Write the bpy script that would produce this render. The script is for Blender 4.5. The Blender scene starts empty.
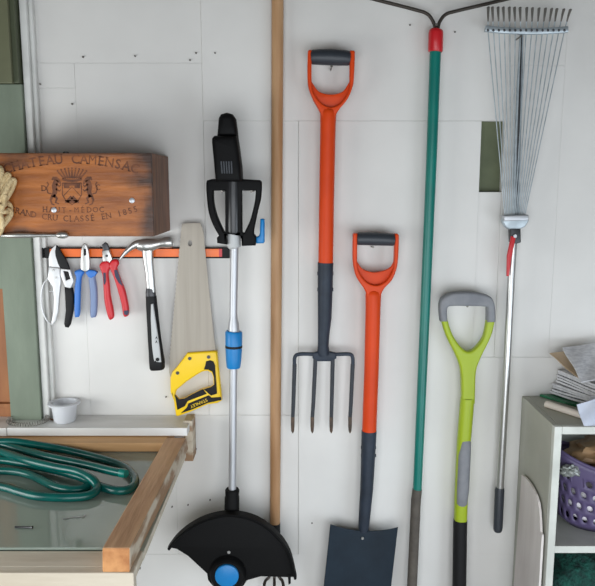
import bpy, bmesh, math, random
from mathutils import Vector, Matrix
from mathutils.geometry import tessellate_polygon
random.seed(7)
C = bpy.context.scene.collection
W, H, F = 595, 586, 690.0
D, EYE = 1.8, 1.6
TH = math.atan(0.1565)
CAM = Vector((0, -D, EYE))
FWD = Vector((0, math.cos(TH), -math.sin(TH))); UP = Vector((0, math.sin(TH), math.cos(TH)))

# ---------------------------------------------------------------- placing
def ray(px, py):
    return FWD + Vector((1, 0, 0)) * ((px - W / 2) / F) + UP * (-(py - H / 2) / F)
def P(px, py, off=0.0):                 # point at distance off in front of the wall
    d = ray(px, py); t = (D - off) / d.y
    return CAM + d * t
def G(px, py, z):                       # point on a level surface
    d = ray(px, py); t = (z - EYE) / d.z
    return CAM + d * t
def pw(px, off=0.0):                    # photo length -> metres near that distance
    return px * (D - off) / F * 1.0

# ---------------------------------------------------------------- materials
def lin(c):
    r = []
    for v in c:
        v /= 255.0
        r.append(v / 12.92 if v <= 0.04045 else ((v + 0.055) / 1.055) ** 2.4)
    return (r[0], r[1], r[2], 1)
MATS = {}
def mat(name, col, rough=0.5, metal=0.0, col2=None, scale=8, stretch=(1, 1, 1), bump=0.0, bscale=40, lo=0.35, hi=0.65, detail=4, spec=None, trans=0, ior=1.45, alpha=1):
    m = bpy.data.materials.new(name); m.use_nodes = True
    nt = m.node_tree; b = nt.nodes['Principled BSDF']
    b.inputs['Base Color'].default_value = lin(col)
    b.inputs['Roughness'].default_value = rough; b.inputs['Metallic'].default_value = metal
    if spec is not None: b.inputs['Specular IOR Level'].default_value = spec
    if trans: b.inputs['Transmission Weight'].default_value = trans; b.inputs['IOR'].default_value = ior
    tc = nt.nodes.new('ShaderNodeTexCoord'); mp = nt.nodes.new('ShaderNodeMapping')
    mp.inputs['Scale'].default_value = stretch
    nt.links.new(tc.outputs['Object'], mp.inputs['Vector'])
    if col2:
        n = nt.nodes.new('ShaderNodeTexNoise'); n.inputs['Scale'].default_value = scale; n.inputs['Detail'].default_value = detail
        nt.links.new(mp.outputs['Vector'], n.inputs['Vector'])
        r = nt.nodes.new('ShaderNodeValToRGB')
        r.color_ramp.elements[0].position = lo; r.color_ramp.elements[1].position = hi
        r.color_ramp.elements[0].color = lin(col2); r.color_ramp.elements[1].color = lin(col)
        nt.links.new(n.outputs['Fac'], r.inputs['Fac']); nt.links.new(r.outputs['Color'], b.inputs['Base Color'])
    if bump:
        n2 = nt.nodes.new('ShaderNodeTexNoise'); n2.inputs['Scale'].default_value = bscale; n2.inputs['Detail'].default_value = 5
        nt.links.new(mp.outputs['Vector'], n2.inputs['Vector'])
        bp = nt.nodes.new('ShaderNodeBump'); bp.inputs['Strength'].default_value = bump; bp.inputs['Distance'].default_value = 0.01
        nt.links.new(n2.outputs['Fac'], bp.inputs['Height']); nt.links.new(bp.outputs['Normal'], b.inputs['Normal'])
    MATS[name] = m
    return m

def blotch(m, spots, col, object_space=True):
    """stains with a shape of their own: soft ellipses (centre, radii, strength) broken up by noise"""
    nt = m.node_tree; b = nt.nodes['Principled BSDF']
    src = b.inputs['Base Color'].links[0].from_socket if b.inputs['Base Color'].links else None
    tc = nt.nodes.new('ShaderNodeTexCoord')
    nz = nt.nodes.new('ShaderNodeTexNoise'); nz.inputs['Scale'].default_value = 30; nz.inputs['Detail'].default_value = 5
    nt.links.new(tc.outputs['Object'], nz.inputs['Vector'])
    for c, r, s in spots:
        mp = nt.nodes.new('ShaderNodeMapping'); mp.vector_type = 'POINT'
        mp.inputs['Scale'].default_value = (1 / r[0], 1 / r[1], 1 / r[2])
        mp.inputs['Location'].default_value = (-c[0] / r[0], -c[1] / r[1], -c[2] / r[2])
        nt.links.new(tc.outputs['Object'], mp.inputs['Vector'])
        ln = nt.nodes.new('ShaderNodeVectorMath'); ln.operation = 'LENGTH'; nt.links.new(mp.outputs['Vector'], ln.inputs[0])
        ad = nt.nodes.new('ShaderNodeMath'); ad.operation = 'MULTIPLY_ADD'; ad.inputs[1].default_value = 0.9
        nt.links.new(nz.outputs['Fac'], ad.inputs[0]); nt.links.new(ln.outputs['Value'], ad.inputs[2])
        mr = nt.nodes.new('ShaderNodeMapRange'); mr.inputs['From Min'].default_value = 0.55; mr.inputs['From Max'].default_value = 1.35
        mr.inputs['To Min'].default_value = s; mr.inputs['To Max'].default_value = 0
        nt.links.new(ad.outputs[0], mr.inputs['Value'])
        mx = nt.nodes.new('ShaderNodeMix'); mx.data_type = 'RGBA'
        mx.inputs[7].default_value = lin(col)
        if src is not None: nt.links.new(src, mx.inputs[6])
        else: mx.inputs[6].default_value = b.inputs['Base Color'].default_value
        nt.links.new(mr.outputs['Result'], mx.inputs[0]); src = mx.outputs[2]
    nt.links.new(src, b.inputs['Base Color'])

WALL = mat('wall_paint', (224, 222, 218), 0.55, col2=(214, 212, 208), scale=3, bump=0.06, bscale=25)
OLIVE = mat('olive_paint', (104, 110, 82), 0.6, col2=(84, 92, 66), scale=10)
SAGE = mat('sage_paint', (120, 131, 114), 0.6, col2=(108, 119, 103), scale=9, stretch=(2, 2, .6), bump=.08)
OLIVE2 = mat('old_olive_paint', (104, 106, 80), 0.6, col2=(92, 94, 70), scale=8)
OLIVE3 = mat('dark_olive_paint', (82, 88, 66), 0.6, col2=(70, 76, 56), scale=8)
TRIMW = mat('trim_white', (226, 226, 222), 0.5, col2=(208, 208, 204), scale=14, bump=.1)
PLY = mat('brown_ply', (160, 104, 60), 0.6, col2=(132, 80, 44), scale=5, stretch=(6, 6, 1))
SHELF = mat('shelf_white', (232, 232, 230), 0.45, col2=(206, 206, 202), scale=6, stretch=(.5, 3, 1), bump=.05)
CRATE = mat('crate_wood', (178, 106, 46), 0.42, col2=(132, 72, 28), scale=3.2, stretch=(2.5, 1, 16), bump=.12, bscale=8, lo=.3, hi=.68)
CRATE_S = mat('crate_side_wood', (132, 92, 70), 0.6, col2=(100, 68, 50), scale=4, stretch=(8, 8, 2), bump=.15, bscale=8)
INK = mat('crate_ink', (84, 44, 22), 0.6, col2=(124, 70, 34), scale=40)
ROPE = mat('rope_fibre', (226, 204, 160), 0.9, col2=(200, 174, 128), scale=60, bump=.6, bscale=160)
STEEL = mat('steel', (186, 186, 184), 0.3, .85)
STEEL_B = mat('brushed_steel', (176, 168, 156), 0.6, .25, col2=(164, 156, 144), scale=6, stretch=(12, 1, .4))
STEEL_D = mat('dark_steel', (70, 70, 72), 0.38, .8)
ALU = mat('aluminium', (190, 192, 196), 0.42, .6)
GREYTUBE = mat('grey_sleeve', (196, 198, 198), 0.5)
GALV = mat('galvanised', (188, 198, 204), 0.42, .5, col2=(160, 170, 176), scale=40)
BLACK = mat('black_plastic', (10, 10, 11), 0.6, spec=.16, bump=.04, bscale=300)
BLACK2 = mat('black_rubber', (20, 20, 22), 0.6, spec=.3)
BLACKG = mat('black_gloss_sleeve', (32, 33, 36), 0.3)
BLUE = mat('blue_plastic', (14, 126, 194), 0.4)
ORANGE = mat('orange_plastic', (218, 70, 18), 0.45, spec=.25, col2=(206, 64, 16), scale=10)
ORANGE_B = mat('bar_orange', (244, 112, 32), 0.35)
GREYGRIP = mat('grey_grip', (48, 53, 60), 0.45)
GUN = mat('gunmetal_paint', (46, 55, 68), 0.5, spec=.3, col2=(38, 46, 57), scale=30, bump=.1, bscale=90)
TINE = mat('fork_tine', (50, 54, 60), 0.5, 0, spec=.3, col2=(40, 43, 48), scale=30)
RUST = mat('worn_tip', (96, 78, 64), 0.6, .3, col2=(66, 58, 52), scale=60)
BLADE = mat('spade_blade', (28, 42, 54), 0.6, 0, spec=.25, col2=(22, 34, 45), scale=14, bump=.08)
TEAL = mat('teal_tube', (0, 118, 106), 0.35, col2=(0, 108, 98), scale=10)
BROWNG = mat('brown_grip', (92, 86, 78), 0.75, col2=(78, 72, 66), scale=40, bump=.2, bscale=120)
RED = mat('red_plastic', (196, 30, 38), 0.35)
WIRE = mat('dark_wire', (64, 58, 52), 0.5, .5)
LIME = mat('lime_plastic', (160, 180, 28), 0.42)
GREYH = mat('grey_rubber', (136, 138, 142), 0.6, col2=(122, 124, 130), scale=30)
WOODP = mat('pole_wood', (190, 150, 110), 0.55, col2=(162, 120, 80), scale=5, stretch=(8, 8, .7), bump=.08)
BEAM = mat('beam_wood', (222, 180, 138), 0.6, col2=(190, 146, 108), scale=5, stretch=(10, .8, 10), bump=.2, bscale=12)
BEAM_E = mat('beam_end', (204, 146, 92), 0.65, col2=(170, 110, 62), scale=45)
BEAM_W = mat('beam_side_paint', (196, 184, 164), 0.6, col2=(146, 114, 84), scale=22, stretch=(1, .5, 1.4), lo=.42, hi=.56)
TAN = mat('tan_wood', (232, 188, 136), 0.6, col2=(206, 160, 110), scale=4, stretch=(.6, 6, 6))
CREAM = mat('cream_rail', (214, 204, 186), 0.55, col2=(192, 180, 160), scale=6, stretch=(.5, 4, 4), bump=.1)
GREYB = mat('grey_board', (190, 200, 188), 0.6, col2=(170, 180, 168), scale=5)
GLASS = mat('glass', (184, 198, 186), 0.05, trans=.45, ior=1.5)
HOSE = mat('hose_green', (0, 92, 84), 0.25, col2=(0, 76, 72), scale=20)
CUP = mat('cup_plastic', (244, 246, 250), 0.3, trans=.35, ior=1.2)
YELLOW = mat('yellow_plastic', (248, 206, 16), 0.4)
BLUEH = mat('blue_handle', (48, 118, 204), 0.42)
BLUEG = mat('blue_grey_handle', (124, 142, 180), 0.5)
NAVY = mat('navy_insert', (44, 44, 72), 0.5)
REDH = mat('red_handle', (206, 34, 44), 0.4)
SILV = mat('pruner_silver', (212, 213, 214), 0.38, .3)
CAB = mat('cabinet_paint', (176, 176, 164), 0.55, col2=(160, 160, 148), scale=4, bump=.05)
CABF = mat('cabinet_face', (214, 216, 208), 0.5, col2=(196, 198, 190), scale=14)
CABI = mat('cabinet_inside', (190, 196, 192), 0.55)
OFFCUT = mat('offcut_board', (232, 226, 222), 0.6, col2=(212, 204, 200), scale=5, stretch=(1, 3, .5), bump=.1)
PURPLE = mat('purple_plastic', (84, 73, 108), 0.45)
LILAC = mat('lilac_plastic_bag', (250, 246, 252), 0.4, bump=.2, bscale=30)
BROWNP = mat('brown_paper', (166, 134, 98), 0.6, col2=(118, 90, 62), scale=14, bump=.5, bscale=20)
KRAFT = mat('kraft_paper', (196, 174, 146), 0.6, col2=(178, 154, 124), scale=8)
CLEAR = mat('silver_film', (150, 152, 150), 0.25, .2, col2=(100, 104, 98), scale=30, bump=.4, bscale=50)
NET = mat('green_net', (10, 82, 70), 0.8, col2=(4, 44, 40), scale=60, bump=1, bscale=120)
PAGE = mat('page_white', (226, 228, 232), 0.6, col2=(206, 208, 214), scale=12)
MAGG = mat('magazine_green', (30, 116, 76), 0.4, col2=(20, 92, 60), scale=20)
ROLLW = mat('roll_white', (226, 216, 204), 0.6)
FILM = mat('white_blue_wrap', (230, 234, 244), 0.35, col2=(206, 214, 232), scale=10)
NAILM = mat('nail_steel', (120, 116, 110), 0.4, .8)
RUSTN = mat('rusty_nail', (90, 62, 44), 0.6, .4)
FLOORM = mat('concrete', (172, 170, 166), 0.8, col2=(156, 154, 150), scale=4, bump=.2)
def news_mat():
    m = mat('newsprint', (206, 206, 208), 0.7)
    nt = m.node_tree; b = nt.nodes['Principled BSDF']
    tc = nt.nodes.new('ShaderNodeTexCoord')
    mp = nt.nodes.new('ShaderNodeMapping'); mp.inputs['Scale'].default_value = (14, 14, 60); mp.inputs['Rotation'].default_value = (0, 0, .5)
    nz = nt.nodes.new('ShaderNodeTexNoise'); nz.inputs['Scale'].default_value = 5; nz.inputs['Detail'].default_value = 6
    r = nt.nodes.new('ShaderNodeValToRGB'); r.color_ramp.elements[0].position = .35; r.color_ramp.elements[1].position = .62
    r.color_ramp.elements[0].color = lin((184, 184, 188)); r.color_ramp.elements[1].color = lin((212, 212, 214))
    nt.links.new(tc.outputs['Object'], mp.inputs['Vector']); nt.links.new(mp.outputs['Vector'], nz.inputs['Vector'])
    nt.links.new(nz.outputs['Fac'], r.inputs['Fac']); nt.links.new(r.outputs['Color'], b.inputs['Base Color'])
    return m
NEWS = news_mat()

# ---------------------------------------------------------------- mesh building
class MB:
    def __init__(s): s.v = []; s.f = []; s.mi = []
    def add(s, vs, fs, mi=0):
        n = len(s.v); s.v += [Vector(v) for v in vs]
        for f in fs: s.f.append([i + n for i in f]); s.mi.append(mi)
        return s
    def add_bm(s, bm, mi=0):
        bm.verts.ensure_lookup_table(); bm.verts.index_update()
        s.add([v.co.copy() for v in bm.verts], [[v.index for v in f.verts] for f in bm.faces], mi); bm.free(); return s
    def box(s, lo, hi, bev=0.0, mi=0):
        bm = bmesh.new(); bmesh.ops.create_cube(bm, size=1)
        lo, hi = Vector(lo), Vector(hi); c = (lo + hi) / 2; d = hi - lo
        for v in bm.verts: v.co = Vector((v.co.x * d.x, v.co.y * d.y, v.co.z * d.z)) + c
        if bev: bmesh.ops.bevel(bm, geom=bm.edges[:], offset=bev, segments=2, profile=.5, affect='EDGES')
        return s.add_bm(bm, mi)
    def hexa(s, p, bev=0.0, mi=0):      # eight corners: 0-3 one end ring, 4-7 the other
        bm = bmesh.new(); vs = [bm.verts.new(q) for q in p]
        for f in ((0, 1, 2, 3), (7, 6, 5, 4), (0, 4, 5, 1), (1, 5, 6, 2), (2, 6, 7, 3), (3, 7, 4, 0)): bm.faces.new([vs[i] for i in f])
        bmesh.ops.recalc_face_normals(bm, faces=bm.faces[:])
        if bev: bmesh.ops.bevel(bm, geom=bm.edges[:], offset=bev, segments=2, profile=.5, affect='EDGES')
        return s.add_bm(bm, mi)
    def sweep(s, pts, rad, n=14, ref=(0, -1, 0), e=2.0, cap=True, mi=0, closed=False):
        pts = [Vector(p) for p in pts]; k = len(pts)
        if not isinstance(rad, list): rad = [rad] * k
        rings = []; ref = Vector(ref); prev = None
        for i, p in enumerate(pts):
            if closed: t = pts[(i + 1) % k] - pts[i - 1]
            else: t = pts[min(i + 1, k - 1)] - pts[max(i - 1, 0)]
            if t.length < 1e-9: t = Vector((0, 0, 1))
            t.normalize()
            r0 = ref if prev is None else prev
            nv = r0 - t * r0.dot(t)
            if nv.length < 1e-4: nv = Vector((1, 0, 0)) - t * t.x
            nv.normalize(); prev = nv; bv = t.cross(nv)
            r = rad[i]; ra, rb = r if hasattr(r, '__len__') else (r, r)   # ra along bv (across), rb along nv (out of the wall)
            ring = []
            for j in range(n):
                a = 2 * math.pi * j / n; ca, sa = math.cos(a), math.sin(a)
                ca = math.copysign(abs(ca) ** (2 / e), ca); sa = math.copysign(abs(sa) ** (2 / e), sa)
                ring.append(p + bv * ca * ra + nv * sa * rb)
            rings.append(ring)
        vs = [v for r in rings for v in r]; fs = []
        for i in range(k if closed else k - 1):
            i2 = (i + 1) % k
            for j in range(n):
                j2 = (j + 1) % n
                fs.append((i * n + j, i * n + j2, i2 * n + j2, i2 * n + j))
        if cap and not closed:
            fs.append(tuple(range(n))[::-1]); fs.append(tuple((k - 1) * n + j for j in range(n)))
        return s.add(vs, fs, mi)
    def grid(s, fn, nu, nv, thick=0.002, mi=0):
        """sheet with thickness; fn(u,v)->point"""
        top = [[Vector(fn(i / nu, j / nv)) for j in range(nv + 1)] for i in range(nu + 1)]
        def nrm(i, j):
            a = top[min(i + 1, nu)][j] - top[max(i - 1, 0)][j]; b = top[i][min(j + 1, nv)] - top[i][max(j - 1, 0)]
            c = a.cross(b); return c.normalized() if c.length > 1e-12 else Vector((0, 0, 1))
        vs = []; m = nv + 1; N = (nu + 1) * m
        for i in range(nu + 1):
            for j in range(nv + 1): vs.append(top[i][j])
        for i in range(nu + 1):
            for j in range(nv + 1): vs.append(top[i][j] - nrm(i, j) * thick)
        fs = []
        for i in range(nu):
            for j in range(nv):
                a, b, c, d = i * m + j, (i + 1) * m + j, (i + 1) * m + j + 1, i * m + j + 1
                fs.append((a, b, c, d)); fs.append((a + N, d + N, c + N, b + N))
        for i in range(nu):
            fs.append((i * m, i * m + N, (i + 1) * m + N, (i + 1) * m)); a = i * m + nv; fs.append((a, a + m, a + m + N, a + N))
        for j in range(nv):
            fs.append((j, j + 1, j + 1 + N, j + N)); a = nu * m + j; fs.append((a, a + N, a + 1 + N, a + 1))
        return s.add(vs, fs, mi)
    def plate(s, loops, off, thick, bev=0.0, mi=0, smooth=False, axis='wall'):
        """photo-traced outline(s) given real thickness at distance off from the wall (off = middle of the thickness)"""
        if not hasattr(loops[0][0], '__len__'): loops = [loops]
        bev = min(bev, thick / 2 * .98); L2 = []
        for li_, lp in enumerate(loops):
            if axis == 'wall': q = [P(a, b, off) for a, b in lp]; q = [Vector((v.x, v.z)) for v in q]
            else: q = [Vector(v) for v in lp]
            if smooth: q = catmull(q, 5, True)
            ar = sum(q[i - 1].x * q[i].y - q[i].x * q[i - 1].y for i in range(len(q)))
            if (ar < 0) != (li_ > 0): q = q[::-1]          # outer loop anticlockwise, holes clockwise
            L2.append(q)
        def inset(q, d):
            r = []
            for i, p in enumerate(q):
                e1 = (p - q[i - 1]); e2 = (q[(i + 1) % len(q)] - p)
                if e1.length < 1e-9 or e2.length < 1e-9: r.append(p.copy()); continue
                e1.normalize(); e2.normalize(); n1 = Vector((-e1.y, e1.x)); n2 = Vector((-e2.y, e2.x))
                nn = n1 + n2
                if nn.length < .2: nn = n1
                nn.normalize(); k = min(1 / max(nn.dot(n1), .55), 1.8); r.append(p + nn * d * k)
            return r
        h = thick / 2
        prof = [(0, h)] if not bev else [(0, h - bev), (bev * .13, h - bev * .5), (bev * .5, h - bev * .13), (bev, h)]
        def pt(v, c):
            if axis == 'wall': return Vector((v.x, -off - c, v.y))
            if axis == 'x': return Vector((off + c, v.x, v.y))
            return Vector((v.x, v.y, off + c))
        vs = []; fs = []; tops = []; bots = []
        for q in L2:
            n = len(q); rings = [(inset(q, d), -c) for d, c in prof[::-1]] + [(inset(q, d), c) for d, c in prof]
            base = len(vs)
            for r, c in rings: vs += [pt(v, c) for v in r]
            for k in range(len(rings) - 1):
                for i in range(n):
                    j = (i + 1) % n; fs.append((base + k * n + i, base + k * n + j, base + (k + 1) * n + j, base + (k + 1) * n + i))
            bots.append((base, rings[0][0])); tops.append((base + (len(rings) - 1) * n, rings[-1][0]))
        for grp in (bots, tops):
            ids = [st + i for st, r in grp for i in range(len(r))]
            tri = tessellate_polygon([[Vector((v.x, v.y, 0)) for v in r] for st, r in grp])
            for t3 in tri: fs.append(tuple(ids[i] for i in t3))
        return s.add(vs, fs, mi)
    def text(s, ch, size, fn, mi=0, serif=False):
        """one word of lettering; fn maps (x,y) in letter space to a point"""
        cu = bpy.data.curves.new('tmp', 'FONT'); cu.body = ch; cu.size = size; cu.align_x = 'CENTER'; cu.fill_mode = 'FRONT'; cu.resolution_u = 3
        if serif and ch not in 'MN': cu.offset = .012 * size
        ob = bpy.data.objects.new('tmp', cu); C.objects.link(ob)
        dg = bpy.context.evaluated_depsgraph_get(); dg.update()
        me = bpy.data.meshes.new_from_object(ob.evaluated_get(dg))
        s.add([fn(v.co.x, v.co.y) for v in me.vertices], [list(p.vertices) for p in me.polygons], mi)
        if serif and len(me.vertices):
            xs = [v.co.x for v in me.vertices]; x0, x1 = min(xs), max(xs); w = x1 - x0; cap = .7 * size; i_ = .07 * size
            sp = {'A': 'ab', 'H': 'abcd', 'T': 'm', 'E': 'ac', 'U': 'cd', 'M': '', 'N': 'ac', 'R': 'abc', 'D': 'ac', 'I': 'mn', 'L': 'ac', '1': 'm', 'É': 'ac'}.get(ch, '')
            for k in sp:
                cx = {'a': x0 + i_, 'b': x1 - i_, 'c': x0 + i_, 'd': x1 - i_, 'm': (x0 + x1) / 2, 'n': (x0 + x1) / 2}[k]; cy = cap if k in 'cdn' else 0
                if ch == 'A': cx = x0 + i_ * .6 if k == 'a' else x1 - i_ * .6
                hl, ht = .13 * size, .028 * size
                yb = cy - 2 * ht if cy else 0
                s.add([fn(cx - hl, yb), fn(cx + hl, yb), fn(cx + hl, yb + 2 * ht), fn(cx - hl, yb + 2 * ht)], [(0, 1, 2, 3)], mi)
        bpy.data.objects.remove(ob); bpy.data.curves.remove(cu); bpy.data.meshes.remove(me)
        return s
    def build(s, name, mats, parent=None, base=None, smooth=40, label=None):
        base = Vector(base) if base is not None else (BASE.get(root_of(parent).name, Vector()) if parent else Vector())
        me = bpy.data.meshes.new(name)
        me.from_pydata([tuple(v - base) for v in s.v], [], s.f)
        if not isinstance(mats, (list, tuple)): mats = [mats]
        for m in mats: me.materials.append(m)
        for i, p in enumerate(me.polygons): p.material_index = s.mi[i]; p.use_smooth = bool(smooth)
        bm = bmesh.new(); bm.from_mesh(me); bmesh.ops.remove_doubles(bm, verts=bm.verts[:], dist=1e-6)
        bmesh.ops.recalc_face_normals(bm, faces=bm.faces[:]); bm.to_mesh(me); bm.free()
        if smooth: me.set_sharp_from_angle(angle=math.radians(smooth))
        o = bpy.data.objects.new(name, me); C.objects.link(o)
        if parent: o.parent = parent
        else: o.location = base
        if label: o['label'] = label
        return o
BASE = {}
def root_of(o):
    while o.parent: o = o.parent
    return o
def thing(name, label, cat, base, group=None):
    o = bpy.data.objects.new(name, None); C.objects.link(o); o.empty_display_size = .02
    o.location = base; o['label'] = label; o['category'] = cat
    if group: o['group'] = group
    BASE[o.name] = Vector(base); return o
def tag(o, label, cat, group=None, kind=None):
    o['label'] = label; o['category'] = cat
    if group: o['group'] = group
    if kind: o['kind'] = kind
    return o
def struct(o, label=None):
    o['kind'] = 'structure'
    if label: o['label'] = label
    return o
def catmull(pts, n=6, closed=False):
    pts = [Vector(p) for p in pts]; k = len(pts); out = []
    for i in range(k if closed else k - 1):
        p0 = pts[i - 1] if (closed or i > 0) else pts[0]; p1 = pts[i]; p2 = pts[(i + 1) % k]
        p3 = pts[(i + 2) % k] if (closed or i + 2 < k) else pts[-1]
        for j in range(n):
            t = j / n
            out.append(.5 * ((2 * p1) + (p2 - p0) * t + (2 * p0 - 5 * p1 + 4 * p2 - p3) * t * t + (3 * p1 - p0 - 3 * p2 + p3) * t ** 3))
    if not closed: out.append(pts[-1])
    return out
def cur(pts, n=4): return [tuple(v) for v in catmull([Vector(p) for p in pts], n)]
def zm(x0, y0, s, pts): return [(x0 + a * s, y0 + b * s) for a, b in pts]
def tubepx(mb, pts, off, n=14, e=2.0, flat=1.0, mi=0):
    """pts: (px, py, half width in px[, off])"""
    q = []; r = []
    for p in pts:
        o = p[3] if len(p) > 3 else off
        q.append(P(p[0], p[1], o)); rr = pw(p[2], o); r.append((rr, rr * flat))
    return mb.sweep(q, r, n=n, e=e, mi=mi)

# ================================================================= SETTING
Z = lambda y, off=0: P(297, y, off).z
X = lambda x, y=293, off=0: P(x, y, off).x
TOPZ = 2.6
mb = MB()
xA, xB, x480, x503, xD = X(202, 60), X(298.5, 300), X(480, 155), X(503, 155), X(560, 150)
x75, x176 = X(76, 100), X(176, 470)
z63, z88, z121, z66, z192, z357, z415, z509, z554 = [Z(y) for y in (63, 88, 121, 66, 192, 357, 415, 509, 554)]
def pan(x1, x2, z1, z2, f):
    mb.box((x1 + .00015, -f, z1 + .00015), (x2 - .00015, .02, z2 - .00015), .0007)
pan(-2, xA, z63, TOPZ, .0005); pan(xA, x503, z121, TOPZ, .003); pan(x503, xD, z66, TOPZ, .002)
pan(-2, x75, z88, z63, .001); pan(-2, x75, z415, z88, 0); pan(x75, xA, z415, z63, .0008)
pan(xA, xB, z415, z121, .0005); pan(xB, x480, z554, z121, .004); pan(x480, x503, z357, z192, .001)
pan(x503, xD, z357, z66, .0015); pan(xD, 2, z357, TOPZ, .0005); pan(x480, 2, z554, z357, .002)
pan(-2, x176, z554, z415, .0005); pan(x176, xB, z509, z415, .0015); pan(x176, xB, z554, z509, .0005); pan(-2, 2, 0, z554, .001)
mb.box((-2, .02, 0), (2, .05, TOPZ), mi=1)
# framed olive board seen through the cut-out
mb.box((x480 - .01, .012, z192 - .01), (x480 + .008, .02, z121 + .01), mi=1)
wall = struct(mb.build('wall_back', [WALL, OLIVE], smooth=0))
nh = [(40, 84), (72, 104), (135, 56), (83, 57), (190, 60), (196, 53), (215, 53), (410, 25), (455, 32), (313, 388), (140, 568.5), (196, 449), (172, 507), (210, 500), (188, 505), (166, 397), (312, 523)]
for a, b in nh:
    c = P(a, b, .004); m2 = MB(); m2.sweep([c + Vector((0, .006, 0)), c - Vector((0, .0015, 0))], .0022, n=8)
    m2.build('nail_head', NAILM, wall)
f = MB(); f.box((-2, -3, -.05), (2, .05, 0)); struct(f.build('floor', FLOORM, smooth=0))

# left: green post, white batten, olive boards, brown recess
shz = G(100, 428, P(187, 428, .1).z).z      # shelf top
pr, pl = X(41.5, 418, .04), X(9.5, 400, .04)
m = MB(); m.box((pl, -.04, shz), (pr, -.001, Z(84, .04)), .002); struct(m.build('trim_1', SAGE, smooth=0))
m = MB(); m.box((pl, -.048, Z(84, .04) + .0015), (pr - .003, -.001, TOPZ), .002, 0); m.box((-1.2, -.062, Z(84, .06) + .002), (X(11, 60, .06), -.049, TOPZ), .002, 1)
struct(m.build('trim_2', [OLIVE3, OLIVE2], smooth=0))
m = MB(); m.box((pr + .0005, -.03, shz), (pr + pw(7), -.001, TOPZ), .003); m.box((pr + pw(7), -.018, shz), (pr + pw(11), -.001, TOPZ), .004)
struct(m.build('trim_3', TRIMW, smooth=0))
m = MB(); m.box((-1.2, -.03, Z(289, .03)), (pl - .0005, -.001, Z(60, .03)), .002); struct(m.build('trim_4', SAGE, smooth=0))
m = MB(); m.box((-1.2, -.012, shz), (pl - .0005, -.001, Z(289, .03) - .0005), 0); m.box((-1.2, -.03, Z(408, .03)), (pl - .0005, -.012, Z(404, .03)), .001); struct(m.build('trim_5', PLY, smooth=0))

# ================================================================= SHELF AND WHAT STANDS ON IT
m = MB(); xs0, xs1 = X(6.5, 428, .1), X(187, 428, .1)
m.box((xs0 + .0006, -.1, P(187, 436, .1).z), (xs1, -.0015, shz), .0015)
tag(m.build('wall_shelf', SHELF, base=(xs0, -.05, shz - .02), smooth=0), 'long white painted shelf board below the magnetic tool bar', 'shelf')
m = MB(); m.box((-.95, -.1, P(187, 436, .1).z - .001), (xs0 - .0006, -.0015, shz - .0005), .0015)
tag(m.build('shelf_board', SHELF, base=(-.9, -.05, shz - .02), smooth=0), 'short white shelf board at the left frame edge, beyond the joint', 'shelf')
# cup
c = G(69, 417, shz); c = Vector((c.x, -.047, shz))
cup = thing('plastic_cup', 'small translucent white plastic tub standing on the white shelf', 'cup', c)
m = MB(); prof = [(.0, .0005), (.026, .0005), (.028, .003), (.033, .046), (.0335, .048), (.037, .050), (.037, .053), (.0325, .053), (.0265, .005), (0, .004)]
def lathe(m, c, prof, n=32, mi=0, sy=1):
    vs = []; fs = []
    for r, z in prof:
        for j in range(n):
            a = 2 * math.pi * j / n; vs.append(Vector(c) + Vector((r * math.cos(a), r * math.sin(a) * sy, z)))
    k = len(prof)
    for i in range(k - 1):
        for j in range(n): fs.append((i * n + j, i * n + (j + 1) % n, (i + 1) * n + (j + 1) % n, (i + 1) * n + j))
    m.add(vs, fs, mi)
lathe(m, c, prof); m.build('tub', CUP, cup)
m = MB(); lathe(m, c, [(.0335, .047), (.0415, .0475), (.042, .051), (.0405, .0525), (.0345, .0525), (.0335, .047)]); m.build('rim', CUP, cup)
# coil of wire
m = MB(); cc = G(24, 424, shz + .004); pts = []
for i in range(0, 560):
    a = i / 559 * 2 * math.pi; b = i / 559 * 2 * math.pi * 46
    R = .05 + .005 * math.cos(b)
    pts.append((cc.x + R * math.cos(a), -.052 + R * .82 * math.sin(a), shz + .0065 + .005 * math.sin(b)))
m.sweep(pts, .0006, n=5)
tag(m.build('wire_coil', NAILM, base=(cc.x, -.052, shz)), 'ring of coiled thin steel wire lying on the left end of the shelf', 'wire')
# curved twig / screw
m = MB(); m.sweep([G(49, 418.5, shz + .003), G(54, 420, shz + .003), G(60, 421.5, shz + .003)], [.0022, .003, .0026], n=8)
tag(m.build('screw', RUSTN, base=G(54, 420, shz)), 'rusty screw lying on the shelf beside the plastic tub', 'screw')

# ================================================================= CRATE
co = .21
cl, cr, ct, cb = X(-9, 195, co), X(152.5, 195, co), P(152, 153, co).z, P(152, 236.5, co).z
cbase = Vector(((cl + cr) / 2, -co / 2, cb))
crate = thing('wine_crate', 'varnished wooden wine crate with stencilled crest mounted on the wall', 'crate', cbase)
m = MB(); m.box((cl, -co, cb), (cr, -co + .011, ct), .0012); front = m.build('front_panel', CRATE, crate, smooth=0)
def rel(px, py): q = P(px, py, co) - cbase; return q
s1 = rel(150, 158); s2 = rel(148, 181); s3 = rel(150, 225); s4 = rel(20, 232)
blotch(CRATE, [((s1.x, s1.y, s1.z), (.085, .3, .055), .85), ((s2.x, s2.y, s2.z), (.09, .3, .026), .9), ((s3.x, s3.y, s3.z), (.038, .3, .09), .8), ((rel(152, 195)).to_tuple(), (.022, .3, .3), .75), ((rel(70, 237)).to_tuple(), (.6, .3, .012), .6),
               ((s4.x, s4.y, s4.z), (.05, .2, .02), .7), ((rel(14, 160)).to_tuple(), (.09, .3, .035), .6), ((rel(80, 153)).to_tuple(), (.7, .3, .012), .7)], (44, 26, 18))
for sx in (cl, cr - .011):
    m = MB(); m.box((sx, -co + .0115, cb), (sx + .011, -.002, ct), .0012); m.build('side_panel', CRATE_S, crate, smooth=0)
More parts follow.
